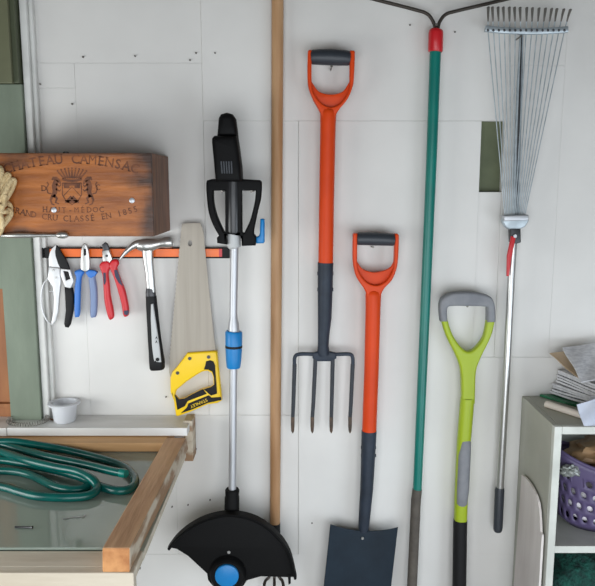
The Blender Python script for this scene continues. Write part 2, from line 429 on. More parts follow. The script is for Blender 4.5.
m = MB(); m.box((cl + .0115, -.014, cb), (cr - .0115, -.003, ct), .001); m.build('back_panel', CRATE_S, crate, smooth=0)
m = MB(); m.box((cl + .0115, -co + .0115, cb), (cr - .0115, -.0145, cb + .009), .001); m.build('bottom_panel', CRATE_S, crate, smooth=0)
for a, b in ((132, 200.5), (54, 210)):
    q = P(a, b, co); m = MB(); m.sweep([q + Vector((0, .003, 0)), q - Vector((0, .001, 0)), q - Vector((0, .002, 0))], [.0062, .0062, .0045], n=14); m.build('screw_head', ALU, crate)
q = P(66, 153, co - .02); m = MB(); m.sweep([q - Vector((0, 0, .004)), q + Vector((0, 0, .002)), q + Vector((0, 0, .0035))], [.007, .007, .004], n=12, ref=(0, -1, 0)); m.build('bolt_head', STEEL_D, crate)
# stencil
m = MB(); yy = -co - .0004
def arc_text(txt, x0, x1, ymid, sag, size):
    n = len(txt); mid = (x0 + x1) / 2; hw = (x1 - x0) / 2
    for i, ch in enumerate(txt):
        if ch == ' ': continue
        x = x0 + (x1 - x0) * (i + .5) / n; u = (x - mid) / hw
        y = ymid + sag * u * u; sl = math.atan(2 * sag * u / hw)
        o = P(x, y, co); ca, sa = math.cos(-sl), math.sin(-sl)
        wide = .86 if ch in 'MW' else (1.0 if ch in 'I1-' else .95)
        m.text(ch, size, lambda a, b, o=o, ca=ca, sa=sa, w=wide: (o.x + a * w * ca - b * sa, yy, o.z + a * w * sa + b * ca), serif=True)
arc_text('CHATEAU CAMENSAC', 5, 138, 163.5, 10.5, .030)
q = P(31, 157.0, co)
arc_text('HAUT-MÉDOC', 42, 105, 212.5, -.5, .0175)
arc_text('GRAND CRU CLASSÉ EN 1855', 9, 139, 221.5, -10.5, .019)
arc_text('D', 40, 48, 191, 0, .018); arc_text('C', 94, 102, 190, 0, .018)
def stroke(pts, w):       # printed line of a given width (photo px) on the crate front
    q = [P(a, b, co) for a, b in pts]; L = []
    for i in range(len(q)):
        t = q[min(i + 1, len(q) - 1)] - q[max(i - 1, 0)]; t.normalize(); nn = Vector((-t.z, 0, t.x))
        ww = w[i] if hasattr(w, '__len__') else w
        L.append((q[i] + nn * pw(ww / 2, co), q[i] - nn * pw(ww / 2, co)))
    vs = [Vector((v.x, yy, v.z)) for pr_ in L for v in pr_]
    m.add(vs, [(2 * i, 2 * i + 1, 2 * i + 3, 2 * i + 2) for i in range(len(q) - 1)])
# coronet: band and rays
stroke([(62, 179), (67, 180.5), (72, 181), (77, 180.5), (82, 179)], 2.4)
for k in range(9):
    a = (k - 4) / 4; stroke([(72 + a * 8, 178.4), (72 + a * 14, 169.5 + 2.6 * a * a)], [2.2, 1.0])
    q0 = (72 + a * 14.4, 168.4 + 2.6 * a * a); stroke([(q0[0] - .8, q0[1]), (q0[0] + .8, q0[1])], 1.6)
# shield
stroke([(62.5, 183), (81.5, 183)], 1.0); stroke([(62.5, 183), (62.5, 195), (66, 201), (72, 204.5), (78, 201), (81.5, 195), (81.5, 183)], .9)
for a, b, c2, d in ((63.5, 184.5, 80.5, 184.5), (64, 187, 69.5, 187), (74.5, 187, 80, 187)): stroke([(a, b), (c2, d)], 2.4)
stroke([(63.5, 196), (72, 186.8), (80.5, 196)], .8)
stroke([(66.8, 202), (72, 197)], [2.5, 4]); stroke([(72, 197), (77.2, 202)], [4, 2.5]); stroke([(65, 201.5), (79, 201.5)], 3.0)
for sx in (-1, 1):
    f_ = lambda pts: [(72 + sx * a, b) for a, b in pts]
    stroke(f_([(11.5, 184), (13, 181), (16, 178.2), (18.5, 178), (20, 180)]), [1.5, 3, 3.5, 3, 1.2])       # head and mane
    stroke(f_([(15.5, 180), (17.5, 186), (17, 192), (19, 197)]), [4.5, 5.5, 4.5, 4.2])                     # body
    stroke(f_([(16, 184), (12.5, 186.5), (11, 184.5)]), [2, 1.6, 1.2]); stroke(f_([(16, 189), (12.5, 191), (11, 189.5)]), [2, 1.5, 1])
    stroke(f_([(18.5, 195), (15, 198.5), (16.5, 202.5), (13, 204)]), [3.2, 2.2, 1.6, 1.2]); stroke(f_([(19.5, 196), (21.5, 200), (20, 204), (17.5, 205)]), [3, 2, 1.6, 1.2])
    stroke(f_([(20.5, 194), (24, 193), (25.5, 188), (23.5, 184.5), (25, 182)]), [1.2, 1.2, 1.3, 1.3, 1.6])  # tail
m.build('stencil', INK, front, smooth=0, label='dark brown stencilled lettering and crest')
# steel rod along the bottom edge of the crate
ro = co + .0075
m = MB(); tubepx(m, [(-30, 235.5, 1.6), (5, 235.5, 1.7), (8, 235.5, 2.4), (18, 235.3, 2.9), (30, 235.3, 2.6), (38, 235.4, 1.8), (44, 235.3, 2.2), (50, 235.2, 1.6), (56, 235.2, 1.5)], ro); rod = m.build('hook_rod', STEEL, crate, label='shiny steel rod along the bottom edge')
m = MB(); tubepx(m, [(56, 235, 1.2), (57.5, 235, 2.8), (60, 235, 3.5), (64, 235, 3.7), (67, 235, 2.6), (68.3, 235, .8)], ro); m.build('ball_end', STEEL, rod)
# rope hank
m = MB(); ro2 = co + .0105; wr = (1, 206)
def strand(pts, off0, r=.0054): m.sweep(catmull([P(a - 2.5, 168 + (b - 168) * .97, off0 + o) for a, b, o in pts], 7), r, n=9)
strand([(-14, 215, .01), (-10, 190, 0), (-4, 172, .0), (0, 167, 0), (4, 170, .005), (3, 180, .01), (-4, 196, .012), (-8, 210, .01)], ro2)
strand([(-6, 212, .012), (-1, 196, .014), (6, 181, .008), (10, 174.5, .003), (12, 177, 0), (9, 186, .006), (1, 200, .016), (-5, 214, .016)], ro2)
strand([(-4, 214, .02), (4, 200, .02), (11, 187, .012), (15.5, 180, .004), (17, 183, 0), (13, 193, .006), (5, 206, .014), (-2, 216, .02)], ro2)
strand([(-10, 200, .02), (-2, 205, .026), (5, 207, .026), (10, 204, .01), (13, 208, 0), (12, 216, .002), (5, 222, .015), (-8, 224, .02)], ro2)
strand([(-8, 208, .026), (0, 213, .03), (8, 213, .02), (12, 211, .008), (13.5, 216, .004), (9, 223, .012), (3, 230, .014), (-4, 235, .016)], ro2)
strand([(-2, 212, .026), (3, 217, .028), (5, 224, .02), (4, 232, .01), (0, 237, .006), (-5, 234, .006), (-6, 222, .012), (-3, 214, .02)], ro2)
strand([(-8, 175, .01), (-3, 179, .014), (0, 188, .02), (-1, 198, .026), (-5, 206, .03)], ro2)
strand([(8, 196, .02), (6, 206, .024), (1, 216, .028), (-5, 222, .028)], ro2)
tag(m.build('rope', ROPE, base=P(0, 230, ro2)), 'hank of pale natural rope hanging on the wooden crate front', 'rope')

# ================================================================= MAGNETIC BAR AND HAND TOOLS
bo = .009
bar = thing('magnetic_bar', 'orange magnetic tool bar with black ends on the white wall', 'tool rack', P(135, 257, 0))
def rectpx(x0, x1, y0, y1, o0, o1, bev=.001):
    m = MB(); a, b = P(x0, y1, (o0 + o1) / 2), P(x1, y0, (o0 + o1) / 2); m.box((a.x, -o1, a.z), (b.x, -o0, b.z), bev); return m
rectpx(41.5, 229.5, 247.4, 258.2, .003, .013).build('backing', BLACK2, bar, smooth=0)
rectpx(50, 222, 248.8, 256.8, .0131, .0165).build('face_strip', ORANGE_B, bar, smooth=0)
rectpx(41.5, 49.5, 247.6, 258, .0131, .018).build('end_cap', BLACK2, bar, smooth=0)
rectpx(222.5, 229.5, 247.6, 258, .0131, .018).build('end_cap', BLACK2, bar, smooth=0)
rectpx(219, 222, 248.8, 256.8, .0166, .0172, 0).build('end_mark', RED, bar, smooth=0)

S = .1706
z1 = lambda pts: zm(30, 232, S, pts)
z2 = lambda pts: zm(80, 232, S, pts)
# secateurs
to = .026
t = thing('secateurs', 'silver ratchet secateurs with black lower handle at the left of the bar', 'secateurs', P(55, 325, to))
m = MB(); m.plate(z1([(155, 75), (130, 96), (116, 122), (110, 155), (113, 205), (150, 208), (178, 214), (170, 175), (152, 130)]), to + .002, .004, .001); m.build('blade', SILV, t)
m = MB(); m.plate(z1([(156, 76), (166, 84), (186, 118), (212, 158), (230, 200), (236, 224), (180, 216), (162, 180), (150, 140), (147, 110)]), to + .0005, .0075, .002); m.build('counter_blade', BLACK2, t)
m = MB(); m.plate([z1([(180, 214), (238, 220), (258, 288), (240, 332), (206, 322), (194, 290), (180, 252)]), z1([(197, 228), (226, 232), (238, 274), (212, 284)])], to + .006, .006, .002); m.build('bracket', SILV, t)
m = MB(); m.plate(z1([(196, 226), (228, 230), (240, 276), (210, 288)]), to + .003, .004, .001); m.build('ratchet', BLACK2, t)
m = MB(); m.plate(z1([(112, 203), (178, 210), (184, 290), (174, 390), (168, 470), (154, 522), (134, 548), (126, 530), (138, 470), (142, 390), (134, 320), (104, 272)]), to + .004, .010, .003)
m.sweep(catmull([P(*q, to + .004) for q in z1([(108, 268), (82, 300), (68, 345), (65, 405), (76, 470), (104, 525), (136, 545)])], 6), (.0022), n=8)
m.sweep(catmull([P(*q, to + .006) for q in z1([(100, 280), (128, 288), (142, 318), (132, 348), (112, 346)])], 6), (.0014), n=8)
m.build('handle', SILV, t)
m = MB(); m.plate(z1([(204, 322), (252, 326), (260, 380), (256, 460), (240, 540), (226, 560), (208, 556), (202, 536), (212, 460), (208, 380)]), to + .004, .016, .006); m.build('handle', BLACK2, t, label='black curved lower handle')
for a, b in ((136, 224), (153, 268)):
    q = P(*z1([(a, b)])[0], to + .009); m = MB(); m.sweep([q + Vector((0, .004, 0)), q - Vector((0, .0025, 0))], .0028, n=12); m.build('rivet', STEEL, t)
# combination pliers (blue)
t = thing('combination_pliers', 'blue-handled combination pliers between the secateurs and the red cutters', 'pliers', P(85, 317, to))
m = MB(); m.plate(z1([(322, 64), (311, 72), (302, 105), (298, 180), (300, 228), (322, 232), (352, 228), (353, 170), (346, 110), (335, 72)]), to + .002, .010, .002); m.build('jaws', STEEL, t)
m = MB(); m.plate(z1([(314, 98), (328, 98), (330, 134), (316, 140)]), to + .0075, .001, 0); m.build('jaw_gap', BLACK2, t)
m = MB(); m.plate(z1([(262, 236), (276, 222), (302, 218), (320, 236), (304, 268), (298, 340), (296, 420), (292, 488), (278, 498), (264, 490), (262, 400), (264, 320), (272, 268)]), to + .003, .016, .006, smooth=True); m.build('handle', BLUEH, t)
m = MB(); m.plate(z1([(324, 236), (346, 220), (384, 224), (398, 238), (384, 262), (394, 330), (396, 420), (390, 488), (374, 500), (356, 492), (356, 400), (352, 330), (342, 262)]), to + .003, .016, .006, smooth=True); h_ = m.build('handle', BLUEG, t, label='blue-grey right handle')
m = MB(); m.plate(z1([(326, 238), (346, 221), (384, 225), (396, 238), (382, 258), (360, 270), (342, 262)]), to + .0085, .008, .003); m.build('finger_guard', BLUEH, h_)
# side cutters (red)
t = thing('side_cutters', 'red-handled side cutters with dark jaws next to the blue pliers', 'pliers', P(113, 318, to))
m = MB(); m.plate(z2([(132, 72), (148, 59), (164, 70), (173, 102), (150, 116), (134, 100)]), to + .002, .010, .002); m.build('cutting_jaws', STEEL_D, t)
m = MB(); m.plate(z2([(132, 108), (174, 102), (192, 158), (178, 182), (150, 182), (136, 166)]), to + .002, .011, .002); jb = m.build('joint', STEEL, t)
q = P(*z2([(157, 140)])[0], to + .008); m = MB(); m.sweep([q + Vector((0, .003, 0)), q - Vector((0, .0015, 0))], .0034, n=12); m.build('rivet', STEEL_D, t)
m = MB(); m.plate(z2([(116, 202), (126, 178), (150, 168), (172, 172), (182, 200), (168, 240), (174, 300), (182, 380), (194, 440), (201, 490), (190, 510), (170, 506), (148, 425), (140, 340), (134, 255)]), to + .003, .016, .006, smooth=True); h1 = m.build('handle', REDH, t)
m = MB(); m.plate(z2([(136, 238), (150, 240), (152, 290), (144, 312), (139, 300)]), to + .0115, .001, 0); m.build('grip_insert', NAVY, h1, label='navy grip insert')
m = MB(); m.plate(z2([(172, 190), (190, 164), (218, 160), (230, 184), (220, 216), (244, 285), (266, 340), (282, 410), (289, 470), (276, 494), (256, 488), (244, 420), (224, 345), (200, 268), (178, 216)]), to + .003, .016, .006, smooth=True); h2 = m.build('handle', REDH, t)
m = MB(); m.plate(z2([(200, 224), (218, 222), (238, 280), (252, 318), (228, 300), (206, 262)]), to + .0115, .001, 0); m.build('grip_insert', NAVY, h2, label='navy grip insert')
m = MB(); m.plate(z2([(256, 462), (284, 458), (287, 474), (276, 488), (260, 484)]), to + .0115, .001, 0); m.build('grip_insert', NAVY, h2, label='navy grip insert')
# claw hammer
ho = .034
t = thing('claw_hammer', 'steel claw hammer with black and grey grip left of the saw', 'hammer', P(157, 368, ho))
m = MB()
tubepx(m, [(172.2, 242.2, 5), (171.4, 242.2, 5.5), (165, 242.6, 5.5), (163, 243, 4.8), (160, 243.4, 4.3), (156, 244, 5), (151, 245, 6.6), (147, 245.4, 7.1), (143, 245.2, 6.6), (138, 244.8, 5.2)], ho, n=20, flat=.9)
m.build('hammer_head', STEEL, t)
hd = MB()
for s_ in (-1, 1):
    hd.sweep(catmull([P(a, b, ho + s_ * o) for a, b, o in ((144, 244.8, .005), (137, 244.2, .006), (131, 247.4, .0075), (125, 253, .009), (120, 259, .010))], 5),
             [(pw(4.9 - 4.0 * k / 20), .007) for k in range(21)], n=10)
hd.build('claw', STEEL, t)
m = MB(); tubepx(m, [(147.6, 244, 5.8), (147.8, 252, 5.6), (148.4, 262, 5.0), (150, 274, 4.5), (151, 287, 4.6), (151.3, 292, 5.0)], ho, n=16, e=3, flat=.75); m.build('neck', STEEL, t)
m = MB(); tubepx(m, [(150.6, 288, 4.4), (150.8, 292, 5.0), (151, 297, 5.2), (151.2, 299, 4.6)], ho, n=16, e=3, flat=.8); m.build('collar', STEEL_D, t)
m = MB(); tubepx(m, [(151.2, 296, 5.2), (151.8, 306, 5.6), (153, 320, 6.0), (154.5, 338, 6.6), (156, 352, 7.2), (157, 362, 7.8), (157.3, 368, 7.6), (157.4, 369.2, 6.8)], ho, n=20, e=2.8, flat=.9); g = m.build('grip', BLACK2, t)
m = MB(); gf = ho + pw(6)
m.plate([(151, 304), (153.3, 303.5), (155.5, 318), (159.5, 345), (161.5, 362), (154, 363), (152, 345), (150.8, 318)], ho + .0135, .008, .003); m.build('grip_insert', GREYTUBE, g, label='pale grey grip insert')
m = MB(); q = P(157.5, 359.5, ho + .0185); m.sweep([q + Vector((0, .003, 0)), q - Vector((0, .001, 0))], .0048, n=12); m.build('hang_hole', BLACK2, g)
m = MB()
for a in (337, 341): m.plate([(155, a + 2.5), (156.4, a - 1), (157.6, a + 2.5), (156.4, a + 1)], ho + .0178, .0006, 0)
m.build('emblem', BLACK2, g)
# hand saw
so = .024
t = thing('hand_saw', 'hand saw with a wide steel blade and yellow handle', 'saw', P(195, 413, so))
m = MB(); bl = [(182.3, 223.6), (200.2, 222.8), (203.6, 232), (204.8, 246), (210, 300), (215.8, 352), (205, 368), (190, 362), (176, 378), (171, 380), (169.2, 372), (169.6, 360)]
left = []
for k in range(60):
    u = k / 59; left.append((169.6 + (181.2 - 169.6) * u - (.5 if k % 2 else 0), 360 + (233 - 360) * u))
m.plate([bl[:11] + left, zm(160, 215, S, [(176 + 13 * math.cos(a * .524), 166 + 18 * math.sin(a * .524)) for a in range(12)])], so, .0016, 0)
m.build('saw_blade', STEEL_B, t, smooth=30)
S3 = .145; z3 = lambda pts: zm(160, 335, S3, pts)
hole = z3([(105, 412), (116, 374), (180, 320), (250, 272), (296, 246), (330, 240), (358, 254), (370, 290), (372, 340), (350, 357), (290, 372), (230, 402), (170, 436), (130, 442)])
m = MB(); m.plate([z3([(192, 118), (380, 104), (396, 112), (412, 280), (428, 445), (400, 462), (330, 472), (220, 520), (132, 552), (114, 550), (100, 450), (76, 385), (74, 290), (88, 250), (120, 215)]), hole], so, .024, .005); sh = m.build('saw_handle', YELLOW, t)
fo = so + .0128
m = MB()
m.plate(z3([(318, 182), (345, 174), (368, 182), (380, 210), (393, 404), (352, 418), (336, 404), (302, 374), (352, 359), (374, 342), (372, 290), (360, 252), (332, 238), (302, 238), (312, 210)]), fo, .003, .0008)
m.plate(z3([(103, 410), (130, 444), (170, 438), (230, 404), (296, 373), (322, 405), (190, 456), (172, 490), (120, 516)]), fo, .003, .0008)
m.plate(z3([(142, 540), (184, 502), (196, 472), (336, 416), (355, 432), (420, 427), (424, 448), (330, 468), (220, 514)]), fo, .003, .0008)
m.build('rubber_grip', BLACK2, sh)
for a, b in ((205, 162), (335, 152), (121, 262)):
    q = P(*z3([(a, b)])[0], so + .0125); m = MB(); m.sweep([q + Vector((0, .003, 0)), q - Vector((0, .0012, 0))], .0046, n=12); m.build('screw_head', STEEL_D, sh)
m = MB(); A, B = P(*z3([(322, 436)])[0], fo), P(*z3([(206, 486)])[0], fo); ax = (B - A); L = ax.length; ax.normalize(); az = Vector((0, -1, 0)).cross(ax) * -1
if az.z > 0: az = -az
mid = (A + B) / 2
m.text('STANLEY', L / 4.1, lambda a, b: mid + ax * a + az * b + Vector((0, -.0017, 0))); m.build('lettering', YELLOW, sh, smooth=0)
# nail through the saw hole
def nail(a, b, off, name, label, r=.0018, m_=NAILM, rise=0.004):
    p0 = P(a, b, 0); p1 = P(a, b, off); p0 = Vector((p1.x, .012, p1.z - rise)); mm = MB(); d = (p1 - p0).normalized()
    mm.sweep([p0, p1, p1 + d * .0002, p1 + d * .0015], [r, r, r * 1.7, r * 1.7], n=10)
    return tag(mm.build(name, m_, base=p0), label, 'nail')

# ================================================================= GRASS TRIMMER
go = .085
t = thing('grass_trimmer', 'black and blue cordless grass trimmer hanging head down', 'trimmer', P(228, 586, go))
z4 = lambda pts: zm(200, 105, .128, pts); z5 = lambda pts: zm(200, 170, .145, pts)
m = MB(); m.plate(z4([(140, 250), (148, 150), (152, 108), (168, 78), (215, 64), (258, 76), (280, 108), (290, 170), (298, 250)]), go + .01, .055, .014); m.build('rear_handle', BLACK, t)
m = MB(); m.plate(z4([(104, 300), (104, 268), (122, 246), (294, 246), (308, 340), (326, 480), (332, 600), (132, 600), (118, 440)]), go + .012, .075, .012); mh = m.build('motor_housing', BLACK, t)
m = MB()
for k in range(5):
    m.plate(z4([(160 + k * 20, 440), (170 + k * 20, 440), (178 + k * 19, 535), (168 + k * 19, 535)]), go + .05, .002, 0)
m.build('vent', GREYGRIP, mh)
m = MB()
m.plate([z5([(52, 72), (90, 62), (180, 60), (290, 62), (414, 70), (426, 82)]) + z5(cur([(427, 130), (420, 200), (402, 275), (386, 350), (372, 430), (388, 462), (384, 518)])) + z5([(290, 522), (286, 440), (182, 440), (188, 512), (122, 502), (120, 464)]) + z5(cur([(134, 450), (110, 410), (86, 360), (66, 300), (54, 220), (48, 140), (47, 90)])),
         z5(cur([(94, 142), (96, 210), (112, 290), (138, 360), (168, 424)]) + [(177, 424), (177, 142)]), z5([(290, 142), (292, 436), (304, 432)] + cur([(310, 426), (345, 352), (368, 270), (382, 200), (386, 142)]))], go + .006, .03, .0042)
m.build('front_handle', BLACK, t)
m = MB(); tubepx(m, [(233.5, 178, 8), (233.5, 195, 8.3), (233.7, 231, 8.2), (233.7, 233, 7.6)], go + .004, n=20); m.build('shaft_sleeve', BLACKG, t)
m = MB(); tubepx(m, [(234, 230, 6.6), (234, 247, 6.8), (234.3, 248.5, 4.5)], go, n=20); m.build('shaft_collar', GREYTUBE, t)
m = MB(); tubepx(m, [(234.6, 245, 4.1), (233.4, 312, 3.9), (233.6, 318, 4.2), (233.7, 325, 5.6), (233.8, 333, 6)], go, n=20); m.build('upper_shaft', ALU, t)
m = MB(); tubepx(m, [(233.9, 331, 7.8), (233.8, 332.5, 8.8), (233.8, 345, 8.6), (233.7, 350, 8.5), (233.6, 360, 8), (233.5, 366.5, 7.2), (233.5, 367.8, 6.6)], go, n=24); ad = m.build('length_adjuster', BLUE, t)
m = MB(); tubepx(m, [(233.8, 345.2, 8.75), (233.8, 347.6, 8.75)], go, n=24); m.build('ring', BLACK2, ad)
m = MB(); tubepx(m, [(233.4, 366, 4), (232.3, 493, 4.1)], go, n=20); m.build('lower_shaft', ALU, t)
m = MB(); tubepx(m, [(232.2, 489, 6.6), (232.2, 490.5, 7.6), (232, 496, 7.2), (232, 497, 7.8), (231.8, 515, 8), (230, 545, 9)], go, n=18, e=2.6); m.build('head_collar', BLACK, t)
m = MB(); m.plate(z5([(416, 338), (430, 333), (446, 340), (446, 494), (438, 504), (388, 506), (386, 462), (408, 452), (414, 430)]), go + .004, .02, .005); m.build('lever', BLUE, t)
# guard
z6 = lambda pts: zm(160, 480, .2353, pts)
arc = catmull([Vector(p) for p in z6([(40, 285), (75, 240), (130, 195), (200, 160), (290, 142), (380, 155), (450, 190), (510, 245), (550, 310), (575, 410)])], 6)
low = z6([(548, 412), (430, 408), (370, 425), (350, 455), (290, 470), (230, 455), (205, 425), (200, 396), (120, 322), (72, 292)])
gd = go + .03
m = MB(); m.plate([(p[0], p[1]) for p in arc] + low, gd, .004, .001); gu = m.build('guard', BLACK, t)
m = MB(); m.sweep([P(p[0], p[1], gd) for p in arc], [(.004, .016)] * len(arc), n=8, e=4); m.build('guard_rim', BLACK, gu)
m = MB(); m.plate(z6([(543, 400), (556, 400), (556, 436), (546, 442)]), gd, .01, .002); m.plate(z6([(565, 390), (577, 404), (572, 412), (560, 405)]), gd, .01, .002); m.build('line_cutter', BLACK, gu)
hc = P(228, 573, gd)
m = MB(); m.sweep([hc + Vector((0, .03, .01)), hc + Vector((0, -.004, 0)), hc + Vector((0, -.016, 0)), hc + Vector((0, -.02, 0))], [pw(20), pw(18.5), pw(17.5), pw(16)], n=28, ref=(0, 0, 1)); m.build('spool_housing', BLACK, t)
hb = P(227, 575, gd + .02); m = MB(); m.sweep([hb + Vector((0, .004, 0)), hb + Vector((0, -.006, 0)), hb + Vector((0, -.008, 0))], [pw(12), pw(11.8), pw(10.6)], n=28, ref=(0, 0, 1)); m.build('spool_cap', BLUE, t)
q = P(*z6([(293, 306)])[0], gd + .002); m = MB(); m.sweep([q, q - Vector((0, .002, 0))], .0042, n=12, ref=(0, 0, 1)); m.build('screw_head', STEEL, gu)
nail(221.5, 191.5, go + .025, 'wall_nail', 'nail under the left half of the trimmer handle', rise=0)
nail(251.3, 191.5, go + .025, 'wall_nail', 'nail under the right half of the trimmer handle', rise=0)

# ================================================================= WOODEN POLE CULTIVATOR
wo = .0172
t = thing('cultivator', 'long wooden pole with black prongs standing behind the trimmer guard', 'cultivator', P(275, 590, wo))
m = MB(); tubepx(m, [(277.8, -60, 5.8), (277.5, 20, 5.7), (276.6, 250, 5.6), (275.4, 440, 5.5), (275, 526, 5.3)], wo, n=20); m.build('pole', WOODP, t)
m = MB(); tubepx(m, [(275, 523, 5.6), (275, 540, 5.8), (274.6, 560, 4.4), (274.3, 572, 3.2)], wo, n=18); m.build('ferrule', BLACK2, t)
for k, dx in enumerate((-9, 0, 8)):
    m = MB(); m.sweep(catmull([P(274.4, 566, wo), P(274.4 + dx * .6, 577, wo + .004), P(274.4 + dx, 581, wo + .012), P(274.4 + dx * 1.15, 587, wo + .03), P(274.4 + dx * 1.2, 596, wo + .028)], 6), [.0042] * 20 + [.003, .0026, .002, .0015, .0008], n=9); m.build('prong', WIRE, t)

# ================================================================= D-HANDLED FORK AND SPADE
def d_handle(t, L, R, top, ybar, inner, rec, neck, off):
    """L,R outer side points (top->neck), inner loop, recess arc"""
    m = MB(); m.plate([L + neck + R[::-1], inner['open'] + rec[::-1]], off, .026, .006); m.build('yoke', ORANGE, t)
    m = MB(); m.plate(inner['arc'] + [(b[0], b[1] + 2) for b in rec[::-1]], off - .003, .010, .002); m.build('yoke_web', ORANGE, t)
z7 = lambda pts: zm(290, 40, .1536, pts)
fo_ = .042
t = thing('digging_fork', 'four-tined digging fork with orange D-handle, tines pointing down', 'garden fork', P(324, 432, fo_))
m = MB()
m.plate(z7([(116, 78), (122, 70), (139, 71)]) + z7([(140, 160)] + cur([(140, 268), (150, 340), (200, 412), (265, 440), (330, 412), (380, 335), (387, 268)], 5) + [(388, 160), (390, 73), (414, 74), (420, 84)]) + z7(cur([(420, 90), (417, 200), (408, 300), (374, 385), (318, 455), (292, 505), (288, 560)]))
        + z7(cur([(212, 560), (208, 505), (184, 450), (146, 380), (118, 300), (113, 200), (115, 90)])), fo_, .028, .0036)
yk = m.build('yoke', ORANGE, t)
m = MB(); m.plate(z7(cur([(138, 268), (180, 330), (220, 350), (265, 356), (310, 350), (350, 330), (388, 268)], 4) + cur([(386, 345), (332, 420), (265, 446), (198, 420), (138, 345)], 4)), fo_ - .004, .012, .002); m.build('yoke_web', ORANGE, t)
m = MB(); tubepx(m, [(310.8, 57.3, 6.2), (312.5, 57.2, 6.9), (320, 57, 7.4), (331, 57.2, 7.7), (342, 57.8, 7.4), (348.5, 58.2, 6.9), (350.2, 58.3, 6.2)], fo_, n=18); m.build('grip', GREYGRIP, t)
m = MB(); tubepx(m, [(328.5, 109, 5.5), (328.4, 110.5, 7.2), (328.3, 114, 7.9), (328, 125, 7.5), (326.6, 200, 7.4), (325.7, 264, 7.4)], fo_, n=20); m.build('shaft', ORANGE, t)
m = MB(); tubepx(m, [(325.6, 262.6, 7.9), (325.5, 266, 7.9), (325.2, 290, 7.6), (324.7, 318, 7.0), (323.7, 334, 6), (323.2, 346, 5.6), (323.4, 352, 6.4), (324, 355, 6)], fo_, n=18); so_ = m.build('socket', GUN, t)
for yv in (273.5, 289.5):
    m = MB(); c = P(325.3, yv, fo_); m.sweep([c - Vector((pw(7.9), 0, 0)), c + Vector((pw(7.9), 0, 0))], .005, n=10); m.build('rivet', GUN, so_)
m = MB(); m.sweep(catmull([P(a, b, fo_) for a, b in ((294.4, 366), (294.8, 357.5), (298.5, 354.3), (310, 354), (324, 354.6), (338, 354.2), (349.5, 354.2), (352.6, 357.5), (352.8, 366))], 6), (.0048, .0056), n=10, e=3)
m.plate([(312, 352.6), (320, 351), (328, 351), (336, 352.6), (336.5, 358), (331, 361), (318, 361), (312.5, 358)], fo_, .014, .004); m.build('shoulder', GUN, t)
for (xt, yt, xb_) in ((294.6, 364, 292.7), (315.6, 356, 312.3), (332.8, 356, 331.2), (352.7, 364, 350)):
    m = MB(); r0 = 2.15
    q = [(xt, yt, r0, fo_), (xt + (xb_ - xt) * .35, yt + (424 - yt) * .35, r0, fo_ + .006), (xt + (xb_ - xt) * .7, yt + (424 - yt) * .7, r0 * .95, fo_ + .009), (xb_ + .1, 417, r0 * .9, fo_ + .008)]
    tubepx(m, q, fo_, n=10, e=3.5); ti = m.build('tine', TINE, t)
    m = MB(); tubepx(m, [(xb_ + .1, 416.5, r0 * .92, fo_ + .008), (xb_, 426, r0 * .9, fo_ + .007), (xb_, 431, r0 * .7, fo_ + .006), (xb_, 433.3, .3, fo_ + .006)], fo_, n=10, e=3.5); m.build('tip', RUST, ti, label='worn brown tine tip')
nail(331.5, 66.2, fo_ + .004, 'wall_nail', 'nail under the grip of the digging fork')

z8 = lambda pts: zm(340, 220, .1535, pts); sp = .042
t = thing('garden_spade', 'digging spade with orange D-handle and square dark blue blade', 'spade', P(358, 640, sp))
m = MB()
m.plate(z8([(84, 96), (90, 85), (110, 86)]) + z8([(110, 164)] + cur([(109, 262), (120, 330), (165, 395), (230, 422), (295, 395), (340, 325), (351, 258)], 5) + [(354, 164), (356, 88), (372, 88), (379, 96)]) + z8(cur([(380, 110), (377, 200), (368, 300), (336, 385), (286, 440), (262, 490), (256, 560)]))
        + z8(cur([(178, 560), (174, 490), (152, 440), (106, 370), (86, 290), (82, 200), (84, 110)])), sp, .028, .0034)
m.build('yoke', ORANGE, t)
m = MB(); m.plate(z8(cur([(107, 262), (140, 312), (180, 332), (230, 340), (290, 326), (330, 304), (354, 256)], 4) + cur([(348, 330), (298, 402), (230, 428), (162, 402), (112, 335)], 4)), sp - .004, .012, .002); m.build('yoke_web', ORANGE, t)
m = MB(); tubepx(m, [(357, 238.8, 5.8), (358.5, 238.8, 6.3), (366, 238.8, 6.5), (376, 239, 6.6), (386, 239.4, 6.4), (393, 239.8, 6.1), (394.5, 239.9, 5.6)], sp, n=18); m.build('grip', GREYGRIP, t)
m = MB(); tubepx(m, [(373.5, 290, 5.5), (373.4, 291.5, 7.2), (373.3, 295, 8.0), (373, 310, 7.6), (371.5, 370, 7.5), (369.2, 432, 7.5)], sp, n=20); m.build('shaft', ORANGE, t)
m = MB(); tubepx(m, [(369.1, 430.6, 7.9), (369, 434, 7.9), (367.8, 465, 7.3), (366.6, 490, 6.9), (365, 510, 6.4), (363.8, 526, 5.9), (363.5, 531, 5.2)], sp, n=18); so_ = m.build('socket', GUN, t)
for yv in (447.5, 455.5):
    m = MB(); c = P(368.5, yv, sp); m.sweep([c - Vector((pw(7.7), 0, 0)), c + Vector((pw(7.7), 0, 0))], .0045, n=10); m.build('rivet', GUN, so_)
def blade_fn(u, v):     # u across, v down
    xl, xr = 330.3 - 7.2 * v * 1.72, 398 - 7.6 * v * 1.72
    yt = 524 + 3 * u + 5.2 * (1 - (2 * u - 1) ** 2)
    y = yt + (640 - yt) * v; w = (2 * u - 1)
    o = sp + .004 + .010 * w * w * (1 - .4 * v) + .012 * math.sin(v * 2.4)
    return P(xl + (xr - xl) * u, y, o)
m = MB(); m.grid(blade_fn, 20, 16, .003); bd = m.build('blade', BLADE, t)
